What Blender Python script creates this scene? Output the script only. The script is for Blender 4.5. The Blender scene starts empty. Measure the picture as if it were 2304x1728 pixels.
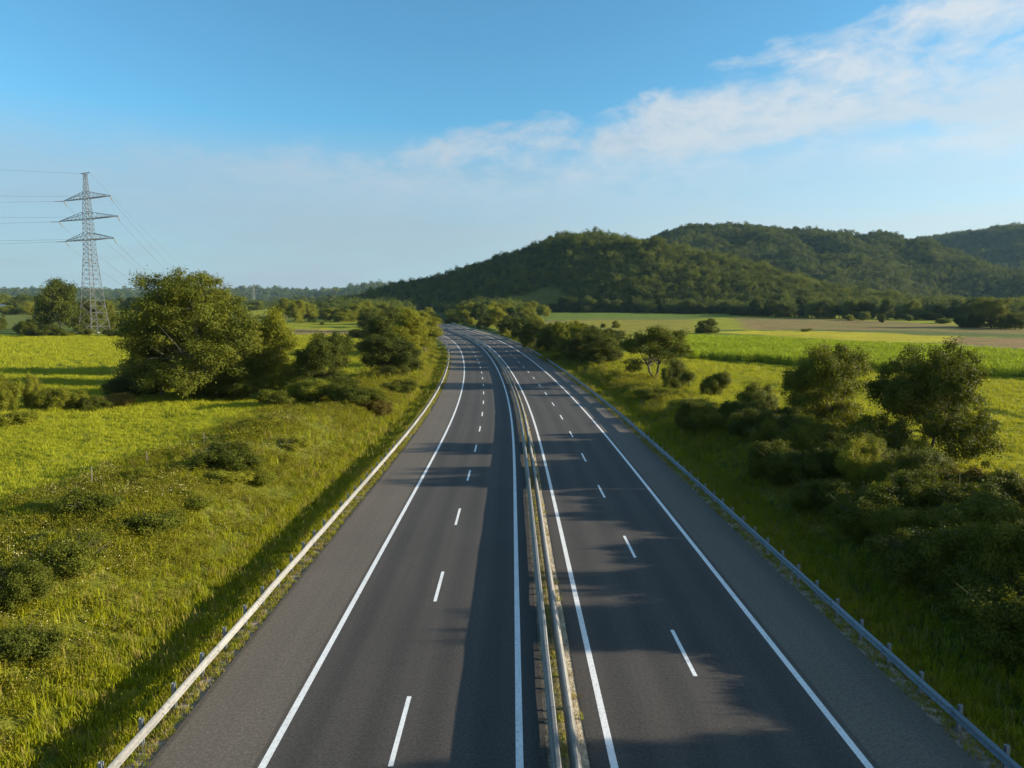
import bpy, math, random
import numpy as np

# ------------------------------------------------------------------ the road's line and the lie of the land
EYE = 12.8
PITCH = math.degrees(math.atan((864 - 710.3) / 1536))


def build_road_line():
    s = np.arange(0, 620, 0.5)
    k = np.interp(s, [0, 40, 80, 120, 180, 260, 360, 480, 620],
                  [0, 0, .000887, .000692, .00064, .001542, -.0009, -.0009, .001])
    psi = np.concatenate([[0], np.cumsum(k[:-1]) * .5])
    x = np.concatenate([[0], np.cumsum(-np.sin(psi[:-1])) * .5])
    y = np.concatenate([[0], np.cumsum(np.cos(psi[:-1])) * .5])
    u = np.maximum(0, s - 60)
    z = 1.3625 * u * u / 1e4 - 2.261 * u ** 3 / 1e7
    j = np.searchsorted(s, 455)
    z[j:] = z[j] - (s[j:] - 455) * .006
    # a straight lead-in behind the viewpoint
    s0 = np.arange(-40, 0, .5)
    o = np.zeros_like(s0)
    return (np.concatenate([s0, s]), np.concatenate([o, x]), np.concatenate([s0, y]),
            np.concatenate([o, z]), np.concatenate([o, psi]))


RS, RX, RY, RZ, RP = build_road_line()
MID = 1.55                        # lateral middle of the median


def sstep(a, b, v):
    t = np.clip((v - a) / (b - a), 0, 1)
    return t * t * (3 - 2 * t)


def wav(x, y, L, seed):
    r = np.random.RandomState(seed)
    o = np.zeros(np.broadcast(x, y).shape)
    for i in range(7):
        a = r.uniform(0, 6.283)
        f = 6.283 / (L * r.uniform(.6, 1.7))
        o = o + np.sin((x * math.cos(a) + y * math.sin(a)) * f + r.uniform(0, 6.283))
    return o / 3.2


def lateral(x, y):
    return (x - np.interp(y, RY, RX)) * np.cos(np.interp(y, RY, RP))


FIELD_Y = [-60, 60, 100, 130, 200, 300, 450, 600, 800, 1200, 3000, 6000]
FIELD_Z = [1.25, 1.25, 1.4, 1.8, 3.2, 5.6, 10, 15, 19, 24, 40, 60]


def terrain(x, y):
    x = np.asarray(x, float)
    y = np.asarray(y, float)
    t = lateral(x, y)
    a = np.abs(t - MID)
    zr = np.interp(y, RY, RZ)
    B = np.interp(y, FIELD_Y, FIELD_Z)
    left = t < MID
    a0 = np.where(left, 14.7, 14.6)
    a1 = np.where(left, 22., 20.)
    w = sstep(a0, a1, a)
    fade = sstep(a0 + 1, a1 + 8, a)
    und = (.10 * wav(x, y, 7, 3) + .22 * wav(x, y, 24, 4)) * w + .5 * wav(x, y, 130, 5) * fade
    und = und * np.where(a > 60, .55, 1)
    bump = (.95 + .3 * wav(x, y, 22, 8)) * np.exp(-((a - 22.) / np.where(a < 22, 4.6, 9.)) ** 2) * sstep(125, 60, y) * np.where(left, 1, .45)
    ditch = -.22 * np.exp(-((a - 15.0) / 1.0) ** 2)
    z = (zr - .07) * (1 - w) + (B + und) * w + bump * w + ditch * sstep(400, 300, y)
    # the median's soil
    return z


# ------------------------------------------------------------------ hills: crest height along x, one rise each
def px2x(px, D):
    return (px - 1152) / 1536 * D


def crest(tab, D, tree):
    a = np.array(tab, float)
    return px2x(a[:, 0], D), EYE + (710.3 - a[:, 1]) / 1536 * D - tree


HILLS = {
    'front': dict(D=900, foot=648, back=420, tree=18, x=(-640, 900), y=(600, 1260), step=9, seed=11,
                  tab=[(400, 716), (560, 700), (700, 679), (780, 661), (885, 625), (990, 602), (1094, 571), (1167, 549),
                       (1250, 526), (1323, 518), (1396, 520), (1458, 533), (1500, 537), (1562, 552), (1667, 588),
                       (1770, 617), (1875, 648), (2030, 678), (2135, 699), (2400, 712), (2900, 716)]),
    'middle': dict(D=1500, foot=950, back=600, tree=28, x=(0, 1800), y=(900, 2000), step=14, seed=12,
                   tab=[(1130, 690), (1330, 590), (1425, 540), (1485, 520), (1530, 508), (1592, 501), (1665, 497), (1750, 500),
                        (1853, 511), (1950, 531), (2030, 565), (2100, 612), (2200, 655), (2300, 690), (2700, 705)]),
    'right': dict(D=2150, foot=1350, back=700, tree=28, x=(700, 2900), y=(1300, 2800), step=20, seed=13,
                  tab=[(1700, 660), (1850, 600), (1990, 538), (2090, 522), (2190, 512), (2304, 504), (2450, 498), (2700, 520), (3100, 560)]),
    'far': dict(D=3400, foot=2500, back=900, tree=34, x=(-3600, 300), y=(2450, 4200), step=34, seed=14,
                tab=[(-700, 650), (-200, 644), (0, 646), (150, 650), (300, 649), (470, 654), (560, 643), (620, 645), (670, 650),
                     (757, 650), (815, 645), (870, 640), (1000, 640), (1300, 700)]),
    'low': dict(D=1450, foot=1150, back=500, tree=22, x=(-700, 300), y=(1100, 1900), step=16, seed=15,
                tab=[(420, 706), (560, 696), (640, 682), (700, 668), (760, 664), (850, 655), (960, 650), (1100, 690), (1300, 705)]),
}


def hill_z(h, x, y):
    cx, cz = crest(h['tab'], h['D'], h['tree'])
    sd = h['seed']
    L = h['D'] * .17
    base = np.interp(y, FIELD_Y, FIELD_Z) - 2
    dome = h['D'] == 900
    yc = h['D'] + (.006 if dome else .010) * h['D'] * wav(x, 0 * x, L * 3, sd)
    yf = h['foot'] + .035 * h['D'] * wav(x, 0 * x, L * 1.6, sd + 50)
    if dome:       # the wooded foot steps forward to the right
        yf = np.interp(x, [-600, -60, 40, 115, 180, 240, 600], [690, 665, 655, 618, 600, 590, 600]) + 8 * wav(x, 0 * x, 140, 61)
    v = (y - yf) / (yc - yf)
    up = np.clip(v, 0, 1)
    prof = np.where(v < 1, 1 - (1 - up) ** 1.55, 1) * np.where(v > 1, np.cos(np.clip((y - yc) / h['back'], 0, 1) * 1.5708), 1)
    top = np.interp(x, cx, cz)
    rel = np.maximum(0, top - base)
    spur = (.09 if dome else .16) * wav(x, y * .35, L, sd + 80) + (.04 if dome else .07) * wav(x, y, L * .4, sd + 90)
    bend = np.sin(np.pi * np.clip(v, 0, 1)) ** 1.2
    z = base + rel * prof * (1 + spur * bend) + .01 * h['D'] * .3 * wav(x, y, L * .3, sd + 30) * bend
    if dome:       # a blunt spur toward the fields; west of it the flank falls off steeply
        low = np.sin(np.pi * np.clip(v, 0, 1)) ** 1.3 * (1 - np.clip(v, 0, 1)) * 1.6
        z = z + low * (17 * np.exp(-((x - 95) / 95) ** 2) - 26 * np.exp(-((x + 95) / 110) ** 2))
    return np.where(v < 0, base - 3 + np.maximum(-8, 8 * v * 3), z)


def clearing(x, y):
    """the open grassy shoulder at the hill's foot"""
    n = wav(x, y, 40, 33)
    return (((x - 22 - 2 * n) / 34) ** 2 + ((y - 668 - 3 * n) / 34) ** 2 < 1) | (((x + 30) / 38) ** 2 + ((y - 700 - 4 * n) / 14) ** 2 < 1)


# light and air, tuned together
SUN, SKY, EXPO, HAZE = 5.0, .10, 1.2, 3.5e-5
CLOUD, VEIL, SKYTINT = 3.3, .85, (.475, .91, 1.02)
DENOISE = True
# ---- END OF LAND ----

SC = bpy.context.scene
COL = SC.collection
RNG = np.random.RandomState(7)
random.seed(5)
R = math.radians


# ------------------------------------------------------------------ helpers
def set_props(o, label=None, cat=None, group=None, kind=None):
    if label: o['label'] = label
    if cat: o['category'] = cat
    if group: o['group'] = group
    if kind: o['kind'] = kind
    return o


def mesh_np(name, v, f, mat=None, smooth=False):
    """a mesh from an (N,3) vertex array and an (M,k) face array"""
    v = np.asarray(v, np.float32)
    f = np.asarray(f, np.int32)
    k = f.shape[1]
    me = bpy.data.meshes.new(name)
    me.vertices.add(len(v))
    me.vertices.foreach_set('co', v.ravel())
    me.loops.add(f.size)
    me.loops.foreach_set('vertex_index', f.ravel())
    me.polygons.add(len(f))
    me.polygons.foreach_set('loop_start', np.arange(0, f.size, k, dtype=np.int32))
    try:
        me.polygons.foreach_set('loop_total', np.full(len(f), k, np.int32))
    except Exception:
        pass
    me.polygons.foreach_set('use_smooth', np.full(len(f), bool(smooth)))
    me.update(calc_edges=True)
    if mat: me.materials.append(mat)
    return me


def add(name, me, parent=None, loc=(0, 0, 0)):
    o = bpy.data.objects.new(name, me)
    COL.objects.link(o)
    o.location = loc
    if parent: o.parent = parent
    return o


class Geo:
    """collects triangles-and-quads as quads"""
    def __init__(s):
        s.v, s.f, s.n = [], [], 0

    def put(s, v, f):
        s.v.append(np.asarray(v, float)); s.f.append(np.asarray(f, int) + s.n); s.n += len(v)

    def tube(s, pts, rad, n=5, cap=True):
        pts = np.asarray(pts, float); m = len(pts)
        rad = np.broadcast_to(np.asarray(rad, float), (m,))
        d = np.gradient(pts, axis=0)
        d /= np.linalg.norm(d, axis=1)[:, None] + 1e-9
        ref = np.where(np.abs(d[:, 2:3]) > .9, np.array([[1., 0, 0]]), np.array([[0, 0, 1.]]))
        a = np.cross(d, ref); a /= np.linalg.norm(a, axis=1)[:, None]
        b = np.cross(d, a)
        th = np.arange(n) * 2 * np.pi / n
        v = pts[:, None] + rad[:, None, None] * (a[:, None] * np.cos(th)[None, :, None] + b[:, None] * np.sin(th)[None, :, None])
        i = np.arange(m - 1)[:, None] * n; j = np.arange(n)[None]
        q = np.stack([i + j, i + (j + 1) % n, i + n + (j + 1) % n, i + n + j], -1).reshape(-1, 4)
        s.put(v.reshape(-1, 3), q)

    def bar(s, p, q, r):
        s.tube([p, q], r, 4)

    def box(s, c, h, yaw=0):
        x, y, z = h
        v = np.array([[a, b, d] for a in (-x, x) for b in (-y, y) for d in (-z, z)])
        cs, sn = math.cos(yaw), math.sin(yaw)
        v = np.stack([v[:, 0] * cs - v[:, 1] * sn, v[:, 0] * sn + v[:, 1] * cs, v[:, 2]], 1) + np.array(c)
        s.put(v, [[0, 1, 3, 2], [4, 6, 7, 5], [0, 4, 5, 1], [2, 3, 7, 6], [0, 2, 6, 4], [1, 5, 7, 3]])

    def mesh(s, name, mat, smooth=False):
        return mesh_np(name, np.concatenate(s.v), np.concatenate(s.f), mat, smooth)


# ------------------------------------------------------------------ materials
def new_mat(name):
    m = bpy.data.materials.new(name)
    m.use_nodes = True
    nt = m.node_tree
    b = nt.nodes['Principled BSDF']
    return m, nt, b, nt.links


def node(nt, typ, **kw):
    n = nt.nodes.new(typ)
    for k, v in kw.items():
        if hasattr(n, k): setattr(n, k, v)
        else: n.inputs[k].default_value = v
    return n


def ramp(nt, fac, stops):
    r = nt.nodes.new('ShaderNodeValToRGB')
    e = r.color_ramp.elements
    while len(e) < len(stops): e.new(.5)
    for el, (p, c) in zip(e, stops):
        el.position = p
        el.color = (c, c, c, 1) if not hasattr(c, '__len__') else (*c, 1)
    nt.links.new(fac, r.inputs[0])
    return r.outputs[0]


def mixc(nt, fac, a, b, blend='MIX'):
    m = nt.nodes.new('ShaderNodeMix'); m.data_type = 'RGBA'; m.blend_type = blend
    for sock, val in ((m.inputs[0], fac), (m.inputs[6], a), (m.inputs[7], b)):
        if hasattr(val, 'is_output'): nt.links.new(val, sock)
        elif hasattr(val, '__len__'): sock.default_value = (*val, 1)
        else: sock.default_value = val
    return m.outputs[2]


def noise(nt, vec, scale, detail=4, rough=.6):
    n = node(nt, 'ShaderNodeTexNoise', Scale=scale, Detail=detail, Roughness=rough)
    if vec is not None: nt.links.new(vec, n.inputs['Vector'])
    return n.outputs['Fac']


def mathn(nt, op, a, b=None, clamp=False):
    n = nt.nodes.new('ShaderNodeMath'); n.operation = op; n.use_clamp = clamp
    for i, v in enumerate((a, b)):
        if v is None: continue
        if hasattr(v, 'is_output'): nt.links.new(v, n.inputs[i])
        else: n.inputs[i].default_value = v
    return n.outputs[0]


def leaf_mat(name, dark, light, back=.35, objvar=.5, spec=.15, rough=.55):
    """leaf: colour varies leaf by leaf and plant by plant; light shines through"""
    m, nt, b, L = new_mat(name)
    at = node(nt, 'ShaderNodeAttribute', attribute_name='var')
    oi = node(nt, 'ShaderNodeObjectInfo')
    geo = node(nt, 'ShaderNodeNewGeometry')
    f = mathn(nt, 'ADD', mathn(nt, 'MULTIPLY', at.outputs['Fac'], 1 - objvar), mathn(nt, 'MULTIPLY', oi.outputs['Random'], objvar))
    c = mixc(nt, f, dark, light)
    L.new(c, b.inputs['Base Color'])
    b.inputs['Roughness'].default_value = rough
    b.inputs['Specular IOR Level'].default_value = spec
    t = node(nt, 'ShaderNodeBsdfTranslucent')
    L.new(mixc(nt, 1., c, (1.15, 1.05, .55), 'MULTIPLY'), t.inputs['Color'])
    mx = node(nt, 'ShaderNodeMixShader'); mx.inputs[0].default_value = back
    L.new(b.outputs[0], mx.inputs[1]); L.new(t.outputs[0], mx.inputs[2])
    L.new(mx.outputs[0], nt.nodes['Material Output'].inputs['Surface'])
    return m


def plain_mat(name, base, rough=.6, metal=0., var=.25, scale=3., streak=None):
    m, nt, b, L = new_mat(name)
    tc = node(nt, 'ShaderNodeTexCoord')
    n1 = noise(nt, tc.outputs['Object'], scale, 5)
    v = ramp(nt, n1, [(.25, 1 - var), (.75, 1 + var * .4)])
    L.new(mixc(nt, 1., base, v, 'MULTIPLY'), b.inputs['Base Color'])
    b.inputs['Roughness'].default_value = rough
    b.inputs['Metallic'].default_value = metal
    bp = node(nt, 'ShaderNodeBump', Strength=.15)
    L.new(noise(nt, tc.outputs['Object'], scale * 8, 3), bp.inputs['Height'])
    L.new(bp.outputs[0], b.inputs['Normal'])
    return m


def asphalt_mat():
    m, nt, b, L = new_mat('asphalt')
    uv = node(nt, 'ShaderNodeUVMap', uv_map='road')
    sx = node(nt, 'ShaderNodeSeparateXYZ'); L.new(uv.outputs[0], sx.inputs[0])
    t, s = sx.outputs['X'], sx.outputs['Y']
    geo = node(nt, 'ShaderNodeNewGeometry')
    P = geo.outputs['Position']
    # lanes: hard shoulder lighter, wheel tracks polished darker
    at = mathn(nt, 'ABSOLUTE', mathn(nt, 'SUBTRACT', t, MID))
    jog = mathn(nt, 'MULTIPLY', mathn(nt, 'SUBTRACT', noise(nt, P, .5, 3), .5), .25)
    atj = mathn(nt, 'ADD', at, jog)
    shoulder = ramp(nt, mathn(nt, 'DIVIDE', at, 12.), [(0, 0), (.715, 0), (.722, 1), (1, 1)])
    stretch = node(nt, 'ShaderNodeCombineXYZ')
    L.new(mathn(nt, 'MULTIPLY', t, 2.2), stretch.inputs[0]); L.new(mathn(nt, 'MULTIPLY', s, .05), stretch.inputs[1])
    lane = noise(nt, stretch.outputs[0], 1.0, 3, .5)
    # wheel tracks at ~.9 m either side of each lane's middle
    u = mathn(nt, 'ABSOLUTE', mathn(nt, 'SUBTRACT', mathn(nt, 'FRACT', mathn(nt, 'DIVIDE', mathn(nt, 'SUBTRACT', atj, 1.35), 3.65)), .5))
    track = ramp(nt, u, [(.08, 0), (.2, 1), (.3, 1), (.42, 0)])
    base = mixc(nt, shoulder, (.064, .055, .047), (.120, .099, .077))
    base = mixc(nt, mathn(nt, 'MULTIPLY', track, mathn(nt, 'SUBTRACT', 1., shoulder)), base, (.050, .0435, .038))
    base = mixc(nt, 1., base, ramp(nt, lane, [(.3, .93), (.7, 1.06)]), 'MULTIPLY')
    base = mixc(nt, 1., base, ramp(nt, noise(nt, P, .12, 4), [(.3, .9), (.7, 1.08)]), 'MULTIPLY')
    grain = noise(nt, P, 26, 2, .7)
    base = mixc(nt, 1., base, ramp(nt, grain, [(.28, .68), (.5, 1.), (.74, 1.4)]), 'MULTIPLY')
    base = mixc(nt, 1., base, ramp(nt, noise(nt, P, 9, 5, .75), [(.3, .62), (.5, 1.), (.7, 1.45)]), 'MULTIPLY')
    # dark joint where the outer line was laid, dark ravelled edge
    joint = ramp(nt, mathn(nt, 'ABSOLUTE', mathn(nt, 'SUBTRACT', at, 8.86)), [(0, .62), (.06, .7), (.11, 1)])
    base = mixc(nt, 1., base, joint, 'MULTIPLY')
    edge = ramp(nt, mathn(nt, 'SUBTRACT', atj, 11.4), [(0, 1), (.38, 1), (.46, .68), (1, .6)])
    base = mixc(nt, 1., base, edge, 'MULTIPLY')
    # transverse repair seams and hairline cracks
    seam = node(nt, 'ShaderNodeTexVoronoi'); seam.feature = 'DISTANCE_TO_EDGE'; seam.inputs['Scale'].default_value = .16
    L.new(P, seam.inputs['Vector'])
    crack = ramp(nt, mathn(nt, 'ADD', seam.outputs['Distance'], mathn(nt, 'MULTIPLY', noise(nt, P, 1.5, 4), .05)), [(.022, .8), (.03, 1)])
    base = mixc(nt, .5, base, mixc(nt, 1., base, crack, 'MULTIPLY'))
    L.new(base, b.inputs['Base Color'])
    b.inputs['Roughness'].default_value = .82
    b.inputs['Specular IOR Level'].default_value = .35
    bp = node(nt, 'ShaderNodeBump', Strength=.35, Distance=.02)
    L.new(grain, bp.inputs['Height']); L.new(bp.outputs[0], b.inputs['Normal'])
    return m


def paint_mat():
    m, nt, b, L = new_mat('road_paint')
    geo = node(nt, 'ShaderNodeNewGeometry')
    n1 = noise(nt, geo.outputs['Position'], 9, 5, .7)
    n2 = noise(nt, geo.outputs['Position'], .8, 3)
    w = mixc(nt, 1., (.80, .79, .77), ramp(nt, n1, [(.3, .60), (.5, 1.)]), 'MULTIPLY')
    w = mixc(nt, 1., w, ramp(nt, n2, [(.3, .88), (.6, 1.)]), 'MULTIPLY')
    L.new(w, b.inputs['Base Color']); b.inputs['Roughness'].default_value = .7
    return m


def ground_mat():
    m, nt, b, L = new_mat('ground')
    at = node(nt, 'ShaderNodeAttribute', attribute_name='Col')
    geo = node(nt, 'ShaderNodeNewGeometry'); P = geo.outputs['Position']
    c = mixc(nt, 1., at.outputs['Color'], ramp(nt, noise(nt, P, .09, 5), [(.3, .82), (.7, 1.15)]), 'MULTIPLY')
    c = mixc(nt, 1., c, ramp(nt, noise(nt, P, 1.3, 5, .7), [(.3, .6), (.5, 1.), (.72, 1.4)]), 'MULTIPLY')
    c = mixc(nt, 1., c, ramp(nt, noise(nt, P, 9, 3, .7), [(.3, .6), (.7, 1.35)]), 'MULTIPLY')
    L.new(c, b.inputs['Base Color']); b.inputs['Roughness'].default_value = .95
    b.inputs['Specular IOR Level'].default_value = .1
    bp = node(nt, 'ShaderNodeBump', Strength=.8, Distance=.25)
    L.new(noise(nt, P, 3, 5, .7), bp.inputs['Height']); L.new(bp.outputs[0], b.inputs['Normal'])
    return m


def rail_mat(name, base):
    """zinc weathered sheet by sheet, with a lap joint every four metres, dirt and a little rust"""
    m, nt, b, L = new_mat(name)
    uv = node(nt, 'ShaderNodeUVMap', uv_map='road')
    sx = node(nt, 'ShaderNodeSeparateXYZ'); L.new(uv.outputs[0], sx.inputs[0])
    s4 = mathn(nt, 'DIVIDE', sx.outputs['Y'], 4.)
    wn = nt.nodes.new('ShaderNodeTexWhiteNoise'); wn.noise_dimensions = '1D'
    L.new(mathn(nt, 'FLOOR', s4), wn.inputs['W'])
    geo = node(nt, 'ShaderNodeNewGeometry'); P = geo.outputs['Position']
    c = mixc(nt, 1., base, ramp(nt, wn.outputs['Value'], [(0, .80), (1, 1.12)]), 'MULTIPLY')
    lap = ramp(nt, mathn(nt, 'FRACT', s4), [(0, .45), (.012, .55), (.016, 1), (.08, 1), (.085, .86), (.1, 1)])
    c = mixc(nt, 1., c, lap, 'MULTIPLY')
    sv = node(nt, 'ShaderNodeVectorMath', operation='MULTIPLY'); L.new(P, sv.inputs[0]); sv.inputs[1].default_value = (3, 3, .6)
    c = mixc(nt, 1., c, ramp(nt, noise(nt, sv.outputs[0], 2.2, 6, .7), [(.3, .62), (.52, 1.), (.7, 1.08)]), 'MULTIPLY')
    rust = ramp(nt, noise(nt, P, 1.1, 6, .75), [(.60, 0), (.72, .55)])
    c = mixc(nt, rust, c, (.17, .115, .07))
    L.new(c, b.inputs['Base Color']); b.inputs['Roughness'].default_value = .55; b.inputs['Metallic'].default_value = .15
    return m


M_ASPHALT, M_PAINT, M_GROUND = asphalt_mat(), paint_mat(), ground_mat()
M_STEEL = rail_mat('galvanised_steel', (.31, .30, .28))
M_STEEL_SHADE = rail_mat('shade_tinted_steel', (.175, .215, .25))  # darker, bluer copy for the right rail: its shade put into the colour
M_POST = plain_mat('post_steel', (.30, .32, .34), .55, .3, .3, 6)
M_BARRIER = rail_mat('barrier_steel', (.27, .255, .23))
M_PYLON = plain_mat('pylon_steel', (.17, .175, .18), .5, .2, .2, .6)
M_CABLE = plain_mat('cable_metal', (.22, .22, .23), .5, .4, .1, .5)
M_INSUL = plain_mat('insulator_glass', (.22, .20, .17), .3, 0, .2, 2)
M_BARK = plain_mat('bark', (.16, .125, .09), .9, 0, .5, 5)
M_TWIG = plain_mat('twig_bark', (.07, .055, .035), .9, 0, .4, 6)
M_BARK_PALE = plain_mat('pale_bark', (.20, .18, .14), .9, 0, .5, 5)

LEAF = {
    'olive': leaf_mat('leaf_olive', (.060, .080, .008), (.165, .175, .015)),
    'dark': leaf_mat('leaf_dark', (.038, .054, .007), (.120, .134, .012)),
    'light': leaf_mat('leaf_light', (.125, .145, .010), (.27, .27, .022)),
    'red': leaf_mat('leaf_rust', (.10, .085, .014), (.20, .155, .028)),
    'wood': leaf_mat('leaf_hill_wood', (.024, .047, .010), (.168, .192, .025), objvar=.75),
    'woodfar': leaf_mat('leaf_far_wood', (.026, .050, .014), (.145, .168, .034), objvar=.75),
}

# ------------------------------------------------------------------ road
UROAD = (RS > -39)


def line_at(t, s, lift=0.):
    """points on the road at lateral t, chainage s"""
    x = np.interp(s, RS, RX); y = np.interp(s, RS, RY); z = np.interp(s, RS, RZ); p = np.interp(s, RS, RP)
    return np.stack([x + t * np.cos(p), y + t * np.sin(p), z + lift], -1)


def sweep(name, prof, s, mat, closed=True, smooth=False):
    """an outline of (t, z) points carried along the road"""
    prof = np.asarray(prof, float); n = len(prof)
    v = np.concatenate([line_at(a, s, b)[:, None] for a, b in prof], 1)
    m = len(s)
    i = np.arange(m - 1)[:, None] * n
    j = np.arange(n if closed else n - 1)[None]
    q = np.stack([i + j, i + (j + 1) % n, i + n + (j + 1) % n, i + n + j], -1).reshape(-1, 4)
    me = mesh_np(name, v.reshape(-1, 3), q, mat, smooth)
    tt = np.tile(prof[:, 0], m); ss = np.repeat(s, n)
    uv = me.uv_layers.new(name='road')
    vi = np.empty(len(me.loops), np.int32); me.loops.foreach_get('vertex_index', vi)
    uv.data.foreach_set('uv', np.stack([tt[vi], ss[vi]], -1).astype(np.float32).ravel())
    return me


SA = np.concatenate([np.arange(-38, 120, 1.), np.arange(120, 575, 2.)])
for side, (ta, tb) in (('l', (-10.42, 1.02)), ('r', (2.24, 13.36))):
    cols = np.linspace(ta, tb, 9)
    prof = [(ta - .04, -.16)] + [(c, 0.) for c in cols] + [(tb + .04, -.16)]
    road = set_props(add('road', sweep('road', prof, SA, M_ASPHALT, closed=False)), kind='structure')
    lines = (-7.12, .22) if side == 'l' else (2.92, 10.18)
    for tl in lines:
        set_props(add('edge_line', sweep('edge_line', [(tl - .11, .004), (tl + .11, .004)], SA, M_PAINT, closed=False), road), kind='structure')
    t0, s0, per, ln = (-3.47, 21.9, 11.3, 3.6) if side == 'l' else (6.55, 26.8, 12.0, 3.6)
    k = -3
    while s0 + k * per < 470:
        far = s0 + k * per
        me = sweep('lane_dash', [(t0 - .075, .004), (t0 + .075, .004)], np.linspace(far - ln, far, 4), M_PAINT, closed=False)
        set_props(add('lane_dash', me, road), kind='structure')
        k += 1
# the soil and gravel of the median between the two roads
set_props(add('median_strip', sweep('median_strip', [(1.03, -.03), (1.3, .015), (1.55, .03), (1.85, .02), (2.23, -.02)], SA,
          None, closed=False)), kind='structure')
MEDIAN = bpy.data.objects['median_strip']

# ------------------------------------------------------------------ guard rails


def w_beam(t, sgn, z0=.43, z1=.76):
    h = z1 - z0
    f = [(0, 0), (.05, .07), (.085, .17), (.085, .28), (.02, .42), (.02, .58), (.085, .72), (.085, .83), (.05, .93), (0, 1)]
    front = [(t + sgn * a, z0 + b * h) for a, b in f]
    back = [(t + sgn * (a - .014), z0 + b * h) for a, b in f][::-1]
    return front + back


def rail_post(w=.055, d=.11, z0=-.5, z1=.84):
    """a C-section post, 4 mm steel with its open side along the road"""
    g = Geo()
    o = np.array([(-w, -d / 2), (w, -d / 2), (w, -d / 2 + .02), (-w + .012, -d / 2 + .02), (-w + .012, d / 2 - .02),
                  (w, d / 2 - .02), (w, d / 2), (-w, d / 2)])
    n = len(o)
    v = np.concatenate([np.c_[o, np.full(n, z0)], np.c_[o, np.full(n, z1)]])
    j = np.arange(n)
    g.put(v, np.stack([j, (j + 1) % n, n + (j + 1) % n, n + j], -1))
    g.put(np.c_[o, np.full(n, z1)], [[0, 1, 2, 3], [0, 3, 4, 7], [4, 5, 6, 7]])
    return g


def guardrail(label, beams, post_t, post_step, phase, mat, spacer=None, post_h=.84, grp=None, jig=.006):
    s = np.concatenate([np.arange(-36, 140, 2.), np.arange(140, 560, 4.)])
    root = bpy.data.objects.new('guardrail', None); COL.objects.link(root)
    root.location = line_at(post_t, np.array([10.]))[0]
    set_props(root, label, 'guardrail', grp)
    inv = -np.array(root.location)
    rr = np.random.RandomState(int(abs(post_t) * 100))
    for bname, prof in beams:
        prof = np.asarray(prof)
        n = len(prof)
        me = sweep(bname, prof, s, mat)
        co = np.empty(len(me.vertices) * 3, np.float32); me.vertices.foreach_get('co', co)
        co = co.reshape(len(s), n, 3)
        co[:, :, 2] += rr.normal(0, jig, len(s))[:, None]         # beams never sit dead level
        co[:, :, 0] += rr.normal(0, jig * .8, len(s))[:, None]
        co += inv.astype(np.float32)
        me.vertices.foreach_set('co', co.ravel())
        b = add(bname, me, root)
    pm = rail_post(z1=post_h).mesh('post', M_POST)
    rest = Geo()
    n_ind = 0
    for q in np.arange(phase, 545, post_step):
        p = line_at(post_t, np.array([q]))[0] + inv
        yaw = float(np.interp(q, RS, RP))
        if q < 12: continue
        if n_ind < 100:
            o = add('post', pm, root, p); o.rotation_euler = (rr.normal(0, .012), rr.normal(0, .012), yaw + (math.pi if post_t > MID else 0))
            n_ind += 1
        else:
            rest.box(p + [0, 0, .17], (.055, .055, .67), yaw)
    if rest.n:
        set_props(add('posts_far', rest.mesh('posts_far', M_POST), root), kind='stuff')
    return root


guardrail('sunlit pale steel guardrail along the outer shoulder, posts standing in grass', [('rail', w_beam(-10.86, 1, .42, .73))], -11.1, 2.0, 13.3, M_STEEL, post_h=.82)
guardrail('shaded bluish steel guardrail below the thicket bank', [('rail', w_beam(13.66, -1, .42, .74))], 13.92, 2.0, 14.1, M_STEEL_SHADE, post_h=.77)
BL = [(1.10, .36), (1.13, .53), (1.16, .56), (1.19, .70), (1.22, .755), (1.31, .76), (1.34, .72), (1.35, .60), (1.375, .56), (1.38, .43)]
BR = [(1.63, .20), (1.65, .50), (1.68, .58), (1.70, .71), (1.73, .765), (1.79, .77), (1.83, .73), (1.86, .60), (1.91, .56), (1.93, .43)]
guardrail('median barrier beam with shaded face toward the oncoming dashed line, narrow lit top', [('beam', BL)], 1.27, 2.0, 12.4, M_BARRIER, post_h=.70)
guardrail('cream sunlit median barrier beam beside the inner line with gravel at its foot', [('beam', BR)], 1.79, 2.0, 13.1, M_BARRIER, post_h=.70)

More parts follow.
